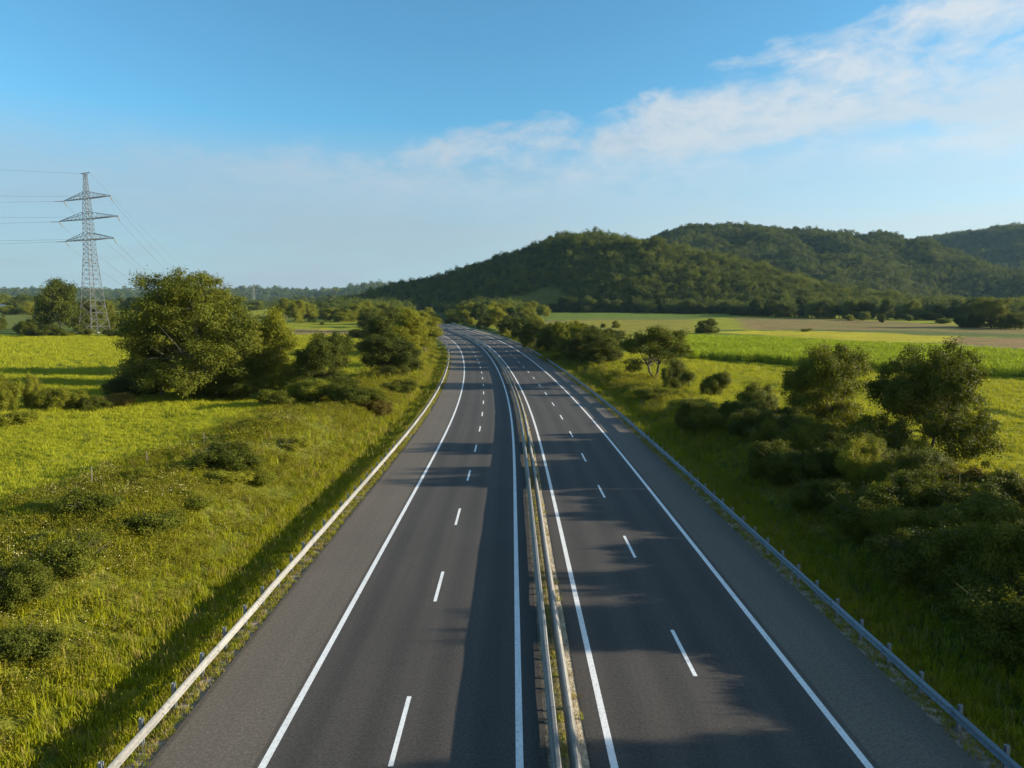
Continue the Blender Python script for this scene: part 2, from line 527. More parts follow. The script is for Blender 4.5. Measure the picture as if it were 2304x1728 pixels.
# ------------------------------------------------------------------ ground sheet
PATCH = [
    # (colour, polygon) : crops as they stand from above
    ((.115, .150, .016), [(-900, 130), (-22, 130), (-30, 250), (-60, 258), (-120, 300), (-400, 300), (-900, 300)]),
    ((.245, .175, .062), [(-150, 300), (-110, 330), (-61, 330), (-40, 300), (-45, 262), (-70, 260), (-105, 262)]),
    ((.130, .150, .022), [(-900, 300), (-150, 300), (-120, 460), (-330, 700), (-900, 720)]),
    ((.11, .16, .014), [(40, 158), (50, 155), (61.5, 143), (83, 128), (104, 109), (160, 62), (260, 90), (147, 196), (138.5, 222), (121.5, 241), (96, 281), (61, 287), (46, 203)]),
    ((.40, .34, .018), [(85, 292), (110, 309), (141, 311), (158, 287), (174, 268), (148, 229), (128, 233), (122, 242), (97, 282)]),
    ((.26, .165, .066), [(174, 268), (191, 256), (220, 218), (260, 170), (260, 92), (148, 197), (139, 223), (148, 229)]),
    ((.235, .165, .058), [(160, 508), (203, 483), (236, 425), (242, 340), (262, 300), (330, 190), (262, 180), (232, 236), (213, 284), (194, 300), (172, 316), (146, 325), (112, 326), (118, 345), (152, 470)]),
    ((.110, .135, .030), [(87, 322), (147, 327), (172, 318), (214, 286), (235, 238), (225, 228), (180, 270), (158, 290), (142, 312), (84, 305)]),
    ((.240, .215, .026), [(0, 370), (53, 460), (122, 462), (91, 343), (85, 300), (46, 286), (18, 289)]),
    ((.125, .170, .022), [(5, 630), (98, 604), (170, 535), (160, 508), (123, 462), (53, 460), (-2, 398)]),
    ((.190, .150, .060), [(-2, 398), (53, 460), (122, 462), (122, 452), (54, 448), (4, 386)]),
]


def inside(poly, x, y):
    p = np.array(poly, float); c = np.zeros(x.shape, bool)
    for (x0, y0), (x1, y1) in zip(p, np.roll(p, -1, 0)):
        k = ((y0 > y) != (y1 > y))
        with np.errstate(divide='ignore', invalid='ignore'):
            c ^= k & (x < (x1 - x0) * (y - y0) / (y1 - y0 + 1e-12) + x0)
    return c


def ground_colour(x, y):
    t = lateral(x, y); a = t - MID
    n1 = wav(x, y, 9, 21); n2 = wav(x, y, 45, 22); n3 = wav(x, y, 3, 23)
    c = np.empty(x.shape + (3,))
    c[:] = (.235, .25, .015)
    k = np.clip(.5 + .35 * n1, 0, 1)[..., None]
    c = c * (1 - k * .3) + np.array([.30, .25, .02]) * k * .3
    wx = x + 3 * n1; wy = y + 4 * n2
    far = np.clip((np.abs(a) - 60) / 60, .12, 1)
    for col, poly in PATCH:
        i = inside(poly, x + 2 * n1 * far, y + 3 * n2 * far)
        c[i] = col
        if col[0] > 1.3 * col[1]:      # stubble greening over in drifts
            m = i & (wav(x, y * 2.2, 60, 41) > .25)
            c[m] = np.array(col) * .45 + np.array((.15, .17, .03)) * .55
    # rough verge and bank
    near = y < 420
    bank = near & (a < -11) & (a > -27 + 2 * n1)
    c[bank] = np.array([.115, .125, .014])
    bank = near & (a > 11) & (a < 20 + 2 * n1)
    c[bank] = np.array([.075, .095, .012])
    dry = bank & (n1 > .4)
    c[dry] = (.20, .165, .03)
    # gravel and dust beside the asphalt
    g = near & (np.abs(a) > 9) & (np.abs(a) < 12.55 + .10 * n3)
    c[g] = (.30, .245, .19)
    g = near & (np.abs(a) >= 12.55 + .10 * n3) & (np.abs(a) < 13.3 + .3 * n3)
    c[g] = (.16, .135, .035)
    return c


ys = np.concatenate([np.arange(-44, 0, 2.), np.arange(0, 110, .6)])
g_ = [110.]
while g_[-1] < 6000: g_.append(g_[-1] + max(.8, g_[-1] * .0085))
ys = np.concatenate([ys, g_])
uc = list(np.arange(-36, 42.01, .5))
g_ = [42.5]
while g_[-1] < 6500: g_.append(g_[-1] + max(.7, (g_[-1] - 30) * .04))
g2 = [-36.5]
while g2[-1] > -6500: g2.append(g2[-1] - max(.7, (-g2[-1] - 24) * .04))
us = np.array(sorted(set(np.round(g2 + uc + g_ + [-10.35, -10.25, -11.05, 13.3, 13.42, 14.1], 3))))
YY, UU = np.meshgrid(ys, us, indexing='ij')
XX = np.interp(YY, RY, RX) + UU
ZZ = terrain(XX, YY)
ny, nx = XX.shape
ii = np.arange(ny - 1)[:, None] * nx + np.arange(nx - 1)[None]
gm = mesh_np('ground', np.stack([XX, YY, ZZ], -1).reshape(-1, 3),
             np.stack([ii, ii + 1, ii + nx + 1, ii + nx], -1).reshape(-1, 4), M_GROUND, True)


def paint_col(me, c):
    at = me.attributes.new('Col', 'FLOAT_COLOR', 'POINT')
    at.data.foreach_set('color', np.concatenate([c.reshape(-1, 3), np.ones((c.size // 3, 1))], 1).astype(np.float32).ravel())


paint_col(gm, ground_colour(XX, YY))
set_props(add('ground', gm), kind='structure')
mm = MEDIAN.data
mm.materials.clear(); mm.materials.append(M_GROUND)
cc = np.tile(np.array([[.27, .23, .17], [.20, .17, .10], [.16, .14, .06], [.30, .25, .17], [.44, .37, .27]]), (len(SA), 1))
paint_col(mm, cc)

for hn, h in HILLS.items():
    hx = np.arange(h['x'][0], h['x'][1], h['step'], float); hy = np.arange(h['y'][0], h['y'][1], h['step'], float)
    HY, HX = np.meshgrid(hy, hx, indexing='ij')
    HZ = hill_z(h, HX, HY)
    n = len(hx)
    ii = np.arange(len(hy) - 1)[:, None] * n + np.arange(n - 1)[None]
    me = mesh_np('hill', np.stack([HX, HY, HZ], -1).reshape(-1, 3), np.stack([ii, ii + 1, ii + n + 1, ii + n], -1).reshape(-1, 4), M_GROUND, True)
    col = np.empty(HX.shape + (3,)); col[:] = (.060, .070, .014)
    if hn == 'front':
        col[clearing(HX, HY)] = (.10, .10, .018)
    paint_col(me, col)
    set_props(add('hill', me), kind='structure')

# ------------------------------------------------------------------ leaves, crowns, trunks


def unit(v):
    return v / (np.linalg.norm(v, axis=-1, keepdims=True) + 1e-9)


def leaf_faces(c, nrm, size, rs, aspect=.55):
    """one four-cornered leaf at each point"""
    n = len(c)
    a = unit(np.cross(nrm, rs.normal(size=(n, 3))))
    b = np.cross(nrm, a)
    L = (size * rs.uniform(.65, 1.35, n))[:, None]
    W = L * aspect
    fold = nrm * L * .12
    v = np.stack([c - a * L * .5, c + b * W * .5 + fold, c + a * L * .5, c - b * W * .5 + fold], 1)
    return v.reshape(-1, 3), np.arange(n * 4).reshape(n, 4)


def var_attr(me, vals):
    at = me.attributes.new('var', 'FLOAT', 'FACE')
    at.data.foreach_set('value', np.asarray(vals, np.float32))


def crown_mesh(name, seed, blobs, n_clump, per, clump_r, leaf, mat, up=.45, hollow=.5, sag=0.):
    """leaf clumps spread through the volume of the given ellipsoids (x, y, z, rx, ry, rz)"""
    rs = np.random.RandomState(seed)
    bl = np.array(blobs, float)
    vol = (bl[:, 3] * bl[:, 4] * bl[:, 5]) ** .8
    bi = rs.choice(len(bl), n_clump, p=vol / vol.sum())
    d = unit(rs.normal(size=(n_clump, 3)))
    r = (hollow + (1 - hollow) * rs.uniform(0, 1, n_clump) ** .6) * rs.uniform(.88, 1.1, n_clump)
    cc = bl[bi, :3] + d * r[:, None] * bl[bi, 3:]
    keep = cc[:, 2] > .15
    cc, d = cc[keep], d[keep]
    cr = clump_r * rs.uniform(.55, 1.45, len(cc))
    cnt = np.maximum(6, (per * (cr / clump_r) ** 2 * rs.uniform(.6, 1.3, len(cc))).astype(int))
    ci = np.repeat(np.arange(len(cc)), cnt)
    off = rs.normal(size=(len(ci), 3)) * .48
    # clumps spread sideways, thin in the direction they grow
    p = cc[ci] + off * cr[ci][:, None] * np.array([1, 1, .75])
    p[:, 2] -= sag * np.abs(off[:, 0]) * cr[ci]
    p[:, 2] = np.maximum(p[:, 2], .03)
    nr = unit(rs.normal(size=(len(ci), 3)) * .55 + d[ci] * .45 + unit(off + 1e-6) * .55 + np.array([0, 0, up * .8]))
    v, f = leaf_faces(p, nr, leaf, rs)
    me = mesh_np(name, v, f, mat)
    cv = rs.uniform(0, 1, len(cc))
    var_attr(me, np.clip(.55 * cv[ci] + .45 * rs.uniform(0, 1, len(ci)), 0, 1))
    return me


def trunk_mesh(name, seed, H, r0, tips, mat, fork=.35, stems=1, spread=.25):
    rs = np.random.RandomState(seed)
    g = Geo()
    for k in range(stems):
        a = rs.uniform(0, 6.28)
        base = np.array([math.cos(a), math.sin(a), 0]) * (spread if stems > 1 else 0)
        lean = np.array([math.cos(a), math.sin(a), 0]) * (.12 * H if stems > 1 else .03 * H)
        z = np.linspace(-.25, fork * H, 5)
        ax = np.array([base + lean * max(0, q) / (fork * H) + rs.normal(0, .02 * H * .3, 3) * [1, 1, 0] + [0, 0, q] for q in z])
        rad = r0 * np.array([1.35, 1.02, .88, .78, .68]) / math.sqrt(stems)
        g.tube(ax, rad, 8)
        top = ax[-1]
        mine = tips[k::stems]
        for tip in mine:
            tip = np.array(tip)
            st = ax[3] + (top - ax[3]) * rs.uniform(.2, 1)
            mid1 = st + (tip - st) * .35 + np.array([0, 0, .06 * H]) + rs.normal(0, .03 * H, 3)
            mid2 = st + (tip - st) * .7 + np.array([0, 0, .04 * H]) + rs.normal(0, .03 * H, 3)
            rr = r0 * rs.uniform(.35, .5) / math.sqrt(stems)
            g.tube([st, mid1, mid2, tip], [rr, rr * .7, rr * .42, rr * .14], 6)
            for q in range(3):
                s2 = mid1 + (mid2 - mid1) * rs.uniform(.1, 1.)
                e2 = s2 + rs.normal(0, .11 * H, 3) + np.array([0, 0, .05 * H])
                g.tube([s2, (s2 + e2) / 2 + rs.normal(0, .01 * H, 3), e2], [rr * .4, rr * .25, rr * .08], 4)
    return g.mesh(name, mat, True)


def blobs_for(kind, rs, H, W):
    r = W / 2
    if kind == 'broad':
        out = [(0, 0, .60 * H, .62 * r, .62 * r, .30 * H), (0, 0, .80 * H, .5 * r, .5 * r, .17 * H)]
        n = 24; zlo, zhi, rr = .09, .80, (.20, .40)
    elif kind == 'slim':
        out = [(0, 0, .5 * H, .6 * r, .6 * r, .33 * H), (0, 0, .82 * H, .42 * r, .42 * r, .17 * H)]
        n = 12; zlo, zhi, rr = .12, .80, (.28, .5)
    elif kind == 'spread':
        out = [(0, 0, .62 * H, .6 * r, .6 * r, .26 * H)]
        n = 27; zlo, zhi, rr = .06, .84, (.18, .36)
    elif kind == 'airy':
        out = [(0, 0, .62 * H, .4 * r, .4 * r, .24 * H)]
        n = 19; zlo, zhi, rr = .22, .86, (.20, .36)
    else:
        out = [(0, 0, .55 * H, .66 * r, .66 * r, .36 * H)]
        n = 19; zlo, zhi, rr = .07, .80, (.20, .42)
    for i in range(n):
        a = 6.283 * (i + rs.uniform(-.3, .3)) / n * (2 if i % 2 else 1)
        q = rs.uniform(*rr)
        d = r * (1 - q) * rs.uniform(.85, 1.12)
        zz = rs.uniform(zlo, zhi)
        d *= 1 - .55 * max(0, zz - .55) / .45
        out.append((d * math.cos(a), d * math.sin(a), zz * H, q * r, q * r, q * r * .85))
    return out


def make_tree(kind, seed, H, W, leaf, n_clump, per, clump_r, mat, stems=1, bark=None, r0=None, fork=.3, hollow=.5):
    rs = np.random.RandomState(seed)
    bl = blobs_for(kind, rs, H, W)
    crown = crown_mesh('crown', seed + 1, bl, n_clump, per, clump_r, leaf, mat, hollow=hollow)
    tips = [np.array(b[:3]) + unit(np.array([b[0], b[1], .5 * H])) * b[5] * .6 for b in bl]
    trunk = trunk_mesh('trunk', seed + 2, H, r0 or H * .022, tips, bark or M_BARK, fork, stems)
    return dict(H=H, W=W, trunk=trunk, crown=crown)


def make_bush(seed, H, W, leaf, n_clump, per, clump_r, mat):
    rs = np.random.RandomState(seed)
    bl = [(0, 0, .36 * H, .30 * W, .30 * W, .36 * H)]
    for i in range(13):
        a = rs.uniform(0, 6.28); q = rs.uniform(.07, .22) * W
        d = (.52 * W - q) * rs.uniform(.35, 1.12)
        top = rs.uniform(.25, 1.0) * (1 - .35 * (d / (.5 * W)) ** 2)
        bl.append((d * math.cos(a), d * math.sin(a), top * H * .72, q, q, max(.25 * H * rs.uniform(.5, 1.2), q * .6)))
    crown = crown_mesh('bush', seed + 1, bl, n_clump, per, clump_r, leaf, mat, hollow=.45, up=.55)
    g = Geo()
    for i in range(16):
        a = rs.uniform(0, 6.28); d = rs.uniform(.1, .5) * W
        e = np.array([d * math.cos(a), d * math.sin(a), rs.uniform(.45, .86) * H])
        g.tube([(0.1 * math.cos(a), .1 * math.sin(a), -.2), e * [.4, .4, .6], e], [.035, .025, .008], 4)
    return dict(H=H, W=W, bush=crown, stem=g.mesh('stems', M_TWIG))


def recolour(me, mat):
    c = me.copy(); c.materials.clear(); c.materials.append(mat); return c


ARCH = {
    'great': [make_tree('broad', 101, 19., 18., .27, 560, 190, 1.0, LEAF['olive'], stems=3, bark=M_BARK_PALE, r0=.36, fork=.2)],
    'round': [make_tree('round', 110 + i, 9., 9.5, .20, 360, 135, .60, LEAF['dark'], stems=2, bark=M_TWIG, fork=.2) for i in range(3)],
    'spread': [make_tree('spread', 121, 9.3, 11.5, .20, 460, 135, .60, LEAF['olive'], stems=1, bark=M_TWIG, r0=.17, fork=.25, hollow=.4)],
    'slim': [make_tree('slim', 130 + i, 12., 7., .22, 250, 160, .72, LEAF['light'], stems=1, fork=.2) for i in range(2)],
    'twin': [make_tree('airy', 151, 9., 9., .22, 190, 105, .62, LEAF['olive'], stems=2, bark=M_TWIG, r0=.2, fork=.3, hollow=.45)],
    'mid': [make_tree('round', 140 + i, 10., 10., .30, 210, 120, .95, LEAF['olive'], stems=1, fork=.2) for i in range(4)],
    'bush': [make_bush(160 + i, 3., 4.6, .115, 210, 170, .36, LEAF['olive']) for i in range(5)],
    'scrub': [make_bush(170 + i, 1.3, 3., .085, 150, 110, .24, LEAF['olive']) for i in range(4)],
}
TINT = {}


def tinted(me, key):
    if (me.name, key) not in TINT: TINT[me.name, key] = recolour(me, LEAF[key])
    return TINT[me.name, key]


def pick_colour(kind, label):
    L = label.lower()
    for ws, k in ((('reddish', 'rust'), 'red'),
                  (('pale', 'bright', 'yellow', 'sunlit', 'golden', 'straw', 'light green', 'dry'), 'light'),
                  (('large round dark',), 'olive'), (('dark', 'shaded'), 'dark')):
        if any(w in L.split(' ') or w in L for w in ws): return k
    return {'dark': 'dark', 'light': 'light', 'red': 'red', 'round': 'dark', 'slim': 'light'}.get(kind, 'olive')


def plant(kind, x, y, h, w, label, group=None, rot=None):
    src = {'dark': 'bush', 'light': 'bush', 'red': 'bush'}.get(kind, kind)
    if src == 'bush' and (h < 1.7 or (y < 60 and h < 2.0)): src = 'scrub'
    if src == 'bush' and y > 180: src = 'bush'
    a = random.choice(ARCH[src])
    if 225 < y < 460:        # keep crowns clear of the carriageway
        t = float(lateral(x, y))
        if 0 < t < 15.2 + w * .55: x += 15.2 + w * .55 - t
    if y < 75 and x > 15: x = max(x, 18.3 + random.uniform(0, .8))
    if y < 75 and x > 15 and src in ('bush', 'scrub'): w, h = w * 1.15, h * 1.15
    elif src in ('bush', 'scrub'): w *= 1.0
    else: w, h = w * 1.04, h * 1.02
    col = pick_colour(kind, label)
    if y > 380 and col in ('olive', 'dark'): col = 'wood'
    sx, sz = w / a['W'], h / a['H']
    z = float(terrain(x, y))
    rz = random.uniform(0, 6.28) if rot is None else rot
    if 'bush' in a:
        o = add('bush', tinted(a['bush'], col), None, (x, y, z - .05))
        o.rotation_euler = (0, 0, rz); o.scale = (sx, sx * random.uniform(.85, 1.1), sz)
        set_props(o, label, 'bush', group)
        st = add('stem', a['stem'], o)
    else:
        o = bpy.data.objects.new('tree', None); COL.objects.link(o)
        o.location = (x, y, z - .05); o.rotation_euler = (0, 0, rz)
        o.scale = (sx, sx * random.uniform(.88, 1.08), sz)
        set_props(o, label, 'tree', group)
        add('trunk', a['trunk'], o)
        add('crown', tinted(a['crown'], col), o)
    return o


PLANTS = [
    ('great', -45.1, 96.5, 18.8, 17.5, 'big round deciduous tree, tallest beside the left verge, casting a long field shadow'),
    ('mid', -51.3, 99.5, 12.5, 8.4, 'smaller dark tree tucked against the left flank of the big round tree'),
    ('slim', -35.6, 100.5, 12.7, 7.2, 'slender pale green tree just right of the big round tree'),
    ('mid', -38.9, 99.5, 10.2, 7.8, 'light green leafy tree filling the right skirt of the big round tree'),
    ('round', -26.2, 96.0, 9.0, 9.1, 'dark dense tree with glossy leaves between the big tree and the roadside clump'),
    ('dark', -31.3, 98.8, 5.7, 6.1, 'dark shrub in the gap below the slender pale tree'),
    ('round', -21.6, 121.5, 8.8, 10.7, 'broad dark olive tree at the near end of the left roadside clump'),
    ('slim', -22.7, 146.5, 12.2, 10.0, 'tall upright tree in the middle of the left roadside clump'),
    ('slim', -24.2, 190.8, 11.1, 10.6, 'tall narrow tree at the road end of the left roadside clump'),
    ('mid', -32.3, 174.5, 12.2, 11.9, 'dark tree at the back of the left roadside clump'),
    ('mid', -65.0, 313.0, 11.1, 12.2, 'rounded tree behind the left roadside clump at the meadow edge'),
    ('bush', -25.9, 85.2, 3.9, 7.5, 'wide low olive bush in front of the slender pale tree'),
    ('bush', -20.0, 84.0, 3.5, 7.4, 'wide olive bush in front of the dark dense tree'),
    ('red', -16.7, 84.0, 2.7, 4.1, 'reddish tinged bush at the foot of the left roadside clump'),
    ('bush', -17.2, 106.5, 2.5, 5.5, 'small olive bush on the slope under the left roadside clump'),
    ('bush', -28.9, 82.8, 2.8, 5.7, "low grassy bush in front of the slender tree's foot"),
    ('dark', -57.1, 101.2, 3.9, 8.2, 'dark shaded bush hugging the shadow side of the big round tree'),
    ('red', -52.0, 89.8, 2.2, 4.2, "rust tinged shrub at the edge of the big tree's shadow"),
    ('light', -62.1, 82.2, 5.4, 4.6, 'bright yellow green bush cut by the left picture edge'),
    ('light', -60.5, 85.8, 4.7, 3.3, 'golden topped upright bush beside the bright yellow green bush'),
    ('bush', -57.3, 84.8, 3.1, 4.5, 'olive bush between the golden bush and the low field hedge'),
    ('bush', -55.5, 86.2, 2.8, 4.0, 'olive bush with pale flower heads in the low field hedge'),
    ('bush', -52.3, 85.0, 2.2, 3.3, 'lowest bush at the right end of the low field hedge'),
    ('scrub', -53.2, 72.0, 1.8, 5.6, 'low scrub under the bright yellow green bush'),
    ('dark', -19.3, 46.2, 2.5, 4.8, 'dark round bush alone on the crest of the left bank'),
    ('scrub', -21.5, 44.5, 1.0, 2.3, 'small bush beside the dark round bush on the left bank'),
    ('scrub', -18.2, 55.8, 1.4, 3.1, 'straw coloured scrub on the left bank nearest the dark round bush'),
    ('scrub', -24.0, 66.5, 1.4, 3.0, 'dry scrub patch where the left bank meets the meadow'),
    ('dark', -18.8, 25.0, 2.0, 2.8, 'dark low bush on the left bank by the left picture edge'),
    ('scrub', -17.1, 22.5, 1.3, 2.6, 'low leafy scrub below the dark bush near the left picture edge'),
    ('scrub', -18.9, 28.8, 1.4, 3.6, 'spreading leafy scrub with whitish heads high on the left bank'),
    ('scrub', -18.5, 33.5, 1.2, 4.0, 'spreading weedy scrub in the middle of the left bank'),
    ('scrub', -21.9, 34.8, 1.3, 3.6, 'weedy scrub along the field edge of the left bank'),
    ('mid', -188.3, 285.0, 24.1, 17.1, "lone round headed tree standing left of the pylon's feet"),
    ('mid', -188.2, 306.0, 15.3, 13.1, "leafy tree growing inside the pylon's lattice base"),
    ('mid', -189.4, 321.0, 14.5, 10.9, "small tree just right of the pylon's legs"),
    ('dark', -198.3, 279.0, 7.0, 11.3, 'dark bush left of the lone round headed tree'),
    ('dark', -180.5, 264.0, 5.3, 13.4, 'dark wide bush at the foot of the lone round headed tree'),
    ('dark', -236.6, 317.0, 7.7, 9.5, 'dark bush at the left picture edge beyond the meadow'),
    ('dark', -153.7, 264.0, 3.2, 8.9, 'dark low bush at the right foot of the pylon'),
    ('bush', -166.5, 268.0, 2.9, 6.3, "small green bush between the pylon's legs"),
    ('bush', -171.9, 264.0, 2.6, 6.9, 'low green bush at the trunk of the lone round headed tree'),
    ('mid', -520.7, 703.0, 20.3, 21.1, 'grey green tree at the left end of the far treeline'),
    ('mid', -471.5, 662.0, 18.7, 25.0, 'rounded dark tree second in the far left treeline'),
    ('light', -415.0, 566.0, 9.1, 17.7, 'straw coloured thicket under the far left treeline'),
    ('light', -395.9, 566.0, 11.6, 16.2, 'yellowish bush under the far left treeline beside the dark conifer shape'),
    ('dark', -414.8, 578.0, 11.5, 9.8, 'narrow dark bush below the far left treeline'),
    ('mid', -481.8, 704.0, 17.6, 22.9, 'green tree behind the lone round headed tree in the far treeline'),
    ('mid', -444.9, 781.0, 15.5, 17.3, 'small tree right of the pylon in the far treeline'),
    ('mid', -522.1, 938.0, 15.1, 17.1, 'lowest tree of the far treeline right of the pylon'),
    ('mid', -157.1, 478.0, 14.7, 14.9, 'dark tree behind the slender pale tree on the far meadow'),
    ('mid', -126.2, 402.0, 14.0, 11.5, 'olive tree at the left edge of the far straw meadow'),
    ('mid', -123.2, 415.0, 12.3, 11.3, 'rounded tree ending the grove left of the far straw meadow'),
    ('mid', -114.0, 430.0, 8.8, 12.9, 'rounded tree standing across the far straw meadow'),
    ('mid', -99.8, 401.0, 6.4, 9.4, 'small rounded tree in front of the dark wood across the straw meadow'),
    ('bush', -127.5, 463.0, 4.1, 7.2, 'pale bush beside the rounded tree across the straw meadow'),
    ('dark', -103.6, 374.0, 2.1, 2.9, 'tiny dark green bush alone on the far straw meadow'),
    ('light', -96.5, 430.0, 12.4, 12.3, 'sunlit yellow tree before the dark hillside'),
    ('mid', -98.5, 415.0, 8.0, 11.9, 'dark tree left of the sunlit yellow tree'),
    ('mid', -74.0, 378.0, 9.7, 12.3, 'dark tree right of the sunlit yellow tree'),
    ('mid', -61.3, 354.0, 11.6, 12.9, 'tree rising behind the left roadside clump against the hill'),
    ('dark', -54.8, 248.0, 4.1, 9.7, 'dark green bush beside the gap in the left roadside clump'),
    ('bush', -37.7, 182.5, 4.4, 8.3, 'bush closing the gap behind the dark dense tree'),
    ('mid', -81.7, 759.0, 11.7, 9.9, 'small tree at the vanishing end of the right roadside row'),
    ('mid', -55.2, 645.0, 13.3, 16.8, 'yellowish tree near the vanishing end of the right roadside row'),
    ('mid', -29.3, 418.0, 8.6, 8.2, 'dark tree between two yellowish ones in the far right roadside row'),
    ('bush', -23.9, 383.0, 5.2, 6.5, 'low yellowish bush at the far bend of the right guardrail'),
    ('mid', -19.4, 404.0, 11.9, 11.6, 'broad olive tree behind the far right roadside row'),
    ('mid', -16.9, 343.0, 6.4, 6.7, 'dark bushy tree hanging over the far right guardrail'),
    ('mid', -7.6, 346.0, 10.7, 10.8, 'pale green tree rising behind the right roadside row'),
    ('mid', -0.5, 423.0, 8.7, 8.3, 'small tree at the corner of the far green field'),
    ('mid', -9.2, 290.0, 8.2, 9.4, 'olive tree in the right roadside row left of the dense dark stretch'),
    ('round', -4.1, 263.0, 8.8, 8.9, 'dense dark tree starting the thick stretch of the right roadside row'),
    ('round', 1.7, 234.0, 9.4, 8.8, 'dense tree with golden top in the right roadside row'),
    ('round', 6.6, 210.0, 10.2, 8.8, 'tallest dark tree of the right roadside row'),
    ('round', 11.0, 195.5, 9.1, 8.4, 'dense dark tree right of the tallest in the roadside row'),
    ('round', 13.7, 178.5, 9.3, 7.7, 'dense olive tree with golden crown in the right roadside row'),
    ('round', 16.4, 164.8, 9.6, 6.7, 'golden topped tree near the end of the right roadside row'),
    ('round', 19.9, 162.0, 8.3, 6.5, 'last large tree of the right roadside row'),
    ('light', 23.2, 161.8, 5.7, 4.2, 'pale wispy tree past the last large roadside tree'),
    ('dark', 24.1, 162.0, 2.7, 4.6, 'dark bush at the right end of the roadside row'),
    ('light', 10.0, 173.5, 2.7, 7.5, 'bright low bush at the foot of the right roadside row'),
    ('bush', 14.9, 166.0, 3.0, 6.5, 'low bush at the foot of the golden topped roadside tree'),
    ('mid', 52.8, 348.0, 4.0, 4.5, 'small dark tree alone in the far yellow green field'),
    ('light', 46.9, 351.0, 2.7, 3.2, 'tiny yellowish shrub beside the small lone field tree'),
    ('round', 81.6, 287.0, 6.7, 10.1, 'round dark tree alone on the far field boundary'),
    ('dark', 130.9, 304.0, 1.6, 5.5, 'low dark bush on the boundary before the yellow field'),
    ('twin', 25.4, 120.2, 9.4, 13.0, 'leafy tree with two bare trunks at the edge of the right field'),
    ('bush', 25.8, 107.0, 5.5, 4.9, 'leafy sucker growth at the right foot of the two trunk tree'),
    ('bush', 41.8, 163.0, 3.5, 4.0, "rounded bush behind the two trunk tree at the corn's corner"),
    ('bush', 30.3, 100.5, 4.2, 4.6, 'single upright bush in the right field left of the roadside thicket'),
    ('scrub', 20.5, 95.5, 1.9, 7.5, 'dry scrub under the two trunk tree'),
    ('scrub', 22.2, 83.0, 1.8, 6.5, 'straw coloured scrub on the top of the right bank'),
    ('bush', 29.8, 81.0, 4.6, 6.3, 'olive tree-like bush at the near left end of the roadside thicket'),
    ('dark', 22.0, 59.2, 2.9, 5.4, 'dark bush below the tree-like bush in the roadside thicket'),
    ('light', 26.1, 58.0, 2.8, 3.6, 'sunlit yellow green bush among dark thicket below the round tree'),
    ('round', 30.5, 65.5, 9.2, 8.6, 'large round dark tree of the right thicket'),
    ('spread', 33.7, 54.2, 9.8, 8.6, 'large spreading tree right of the round dark one, with a side limb'),
    ('dark', 28.6, 52.5, 3.9, 4.4, 'dark undergrowth bush between the two large right trees'),
    ('bush', 31.0, 51.2, 2.4, 3.7, 'leafy light green bush at the trunk of the spreading tree'),
    ('dark', 21.0, 45.2, 2.6, 4.1, 'dark bush in the shaded middle of the right thicket'),
    ('light', 22.4, 43.0, 3.1, 2.6, 'pale topped bush catching sun in the middle of the thicket'),
    ('dark', 19.5, 48.2, 2.9, 4.4, 'dark bush on the shaded slope of the right bank'),
    ('bush', 23.6, 39.2, 2.3, 3.2, 'olive bush in front of the spreading tree'),
    ('red', 26.7, 39.8, 1.9, 2.8, 'reddish bush at the field edge of the right thicket'),
    ('light', 20.4, 37.2, 2.2, 2.3, 'yellow topped bush low in the right thicket'),
    ('dark', 18.7, 41.0, 2.3, 3.3, 'dark low bush nearest the guardrail in mid thicket'),
    ('dark', 18.2, 36.0, 2.7, 3.9, 'dark sprawling bush of the lower thicket'),
    ('bush', 19.9, 33.2, 2.2, 3.6, 'olive sprawling bush of the lower thicket'),
    ('bush', 22.3, 31.8, 2.4, 3.5, 'weedy bush at the right field edge of the lower thicket'),
    ('bush', 20.3, 26.8, 3.2, 3.0, 'tall bush by the right picture edge'),
    ('dark', 19.3, 29.0, 2.7, 3.3, 'dark bush second from the right picture edge'),
    ('dark', 17.1, 30.0, 2.4, 3.5, "dark bush at the thicket's foot toward the guardrail"),
    ('dark', 17.1, 26.0, 2.5, 3.4, 'large dark bush low on the right bank'),
    ('bush', 17.9, 24.0, 2.5, 3.4, 'large shaded bush low by the right picture edge'),
    ('dark', 17.0, 21.8, 2.3, 2.7, 'darkest bush in the lower right corner'),
    ('mid', 237.2, 339.0, 15.2, 19.0, 'big rounded tree far beyond the brown field by the right picture edge'),
    ('dark', 222.8, 339.0, 6.3, 8.8, 'dark bush cluster left of the big rounded tree beyond the brown field'),
    ('dark', 228.1, 338.0, 8.0, 9.7, 'dark shrub at the foot of the big rounded tree beyond the brown field'),
    ('bush', 250.6, 400.0, 4.1, 9.4, 'low grey green bush beyond the brown field'),
    ('mid', 237.5, 323.0, 8.5, 10.1, 'leafy tree right of the big rounded tree beyond the brown field'),
    ('mid', 237.7, 330.0, 5.9, 6.4, 'small leafy tree hard against the big rounded tree'),
    ('mid', 366.9, 624.0, 6.4, 10.6, 'small tree at the mouth of the far side valley'),
    ('dark', 221.2, 410.0, 5.5, 4.8, "upright dark bush at the brown field's edge"),
    ('dark', 251.5, 434.0, 4.5, 5.7, 'rounded dark bush in the far grassy strip'),
    ('bush', 271.5, 449.0, 3.5, 5.8, 'small bush in the far grassy strip'),
    ('light', 212.8, 432.0, 4.4, 6.2, 'pale bush in front of the hill wood'),
    ('mid', 226.2, 440.0, 5.9, 6.9, 'small tree between the hill wood and the brown field'),
    ('dark', -42.5, 95.5, 3.6, 7.5, 'dark bush at the feet of the big round tree, left trunk side'),
    ('dark', -37.5, 95.0, 4.0, 6.5, 'dark bush at the feet of the big round tree, road side'),
]

for kind, x, y, h, w, label in PLANTS:
    plant(kind, x, y, h, w, label)

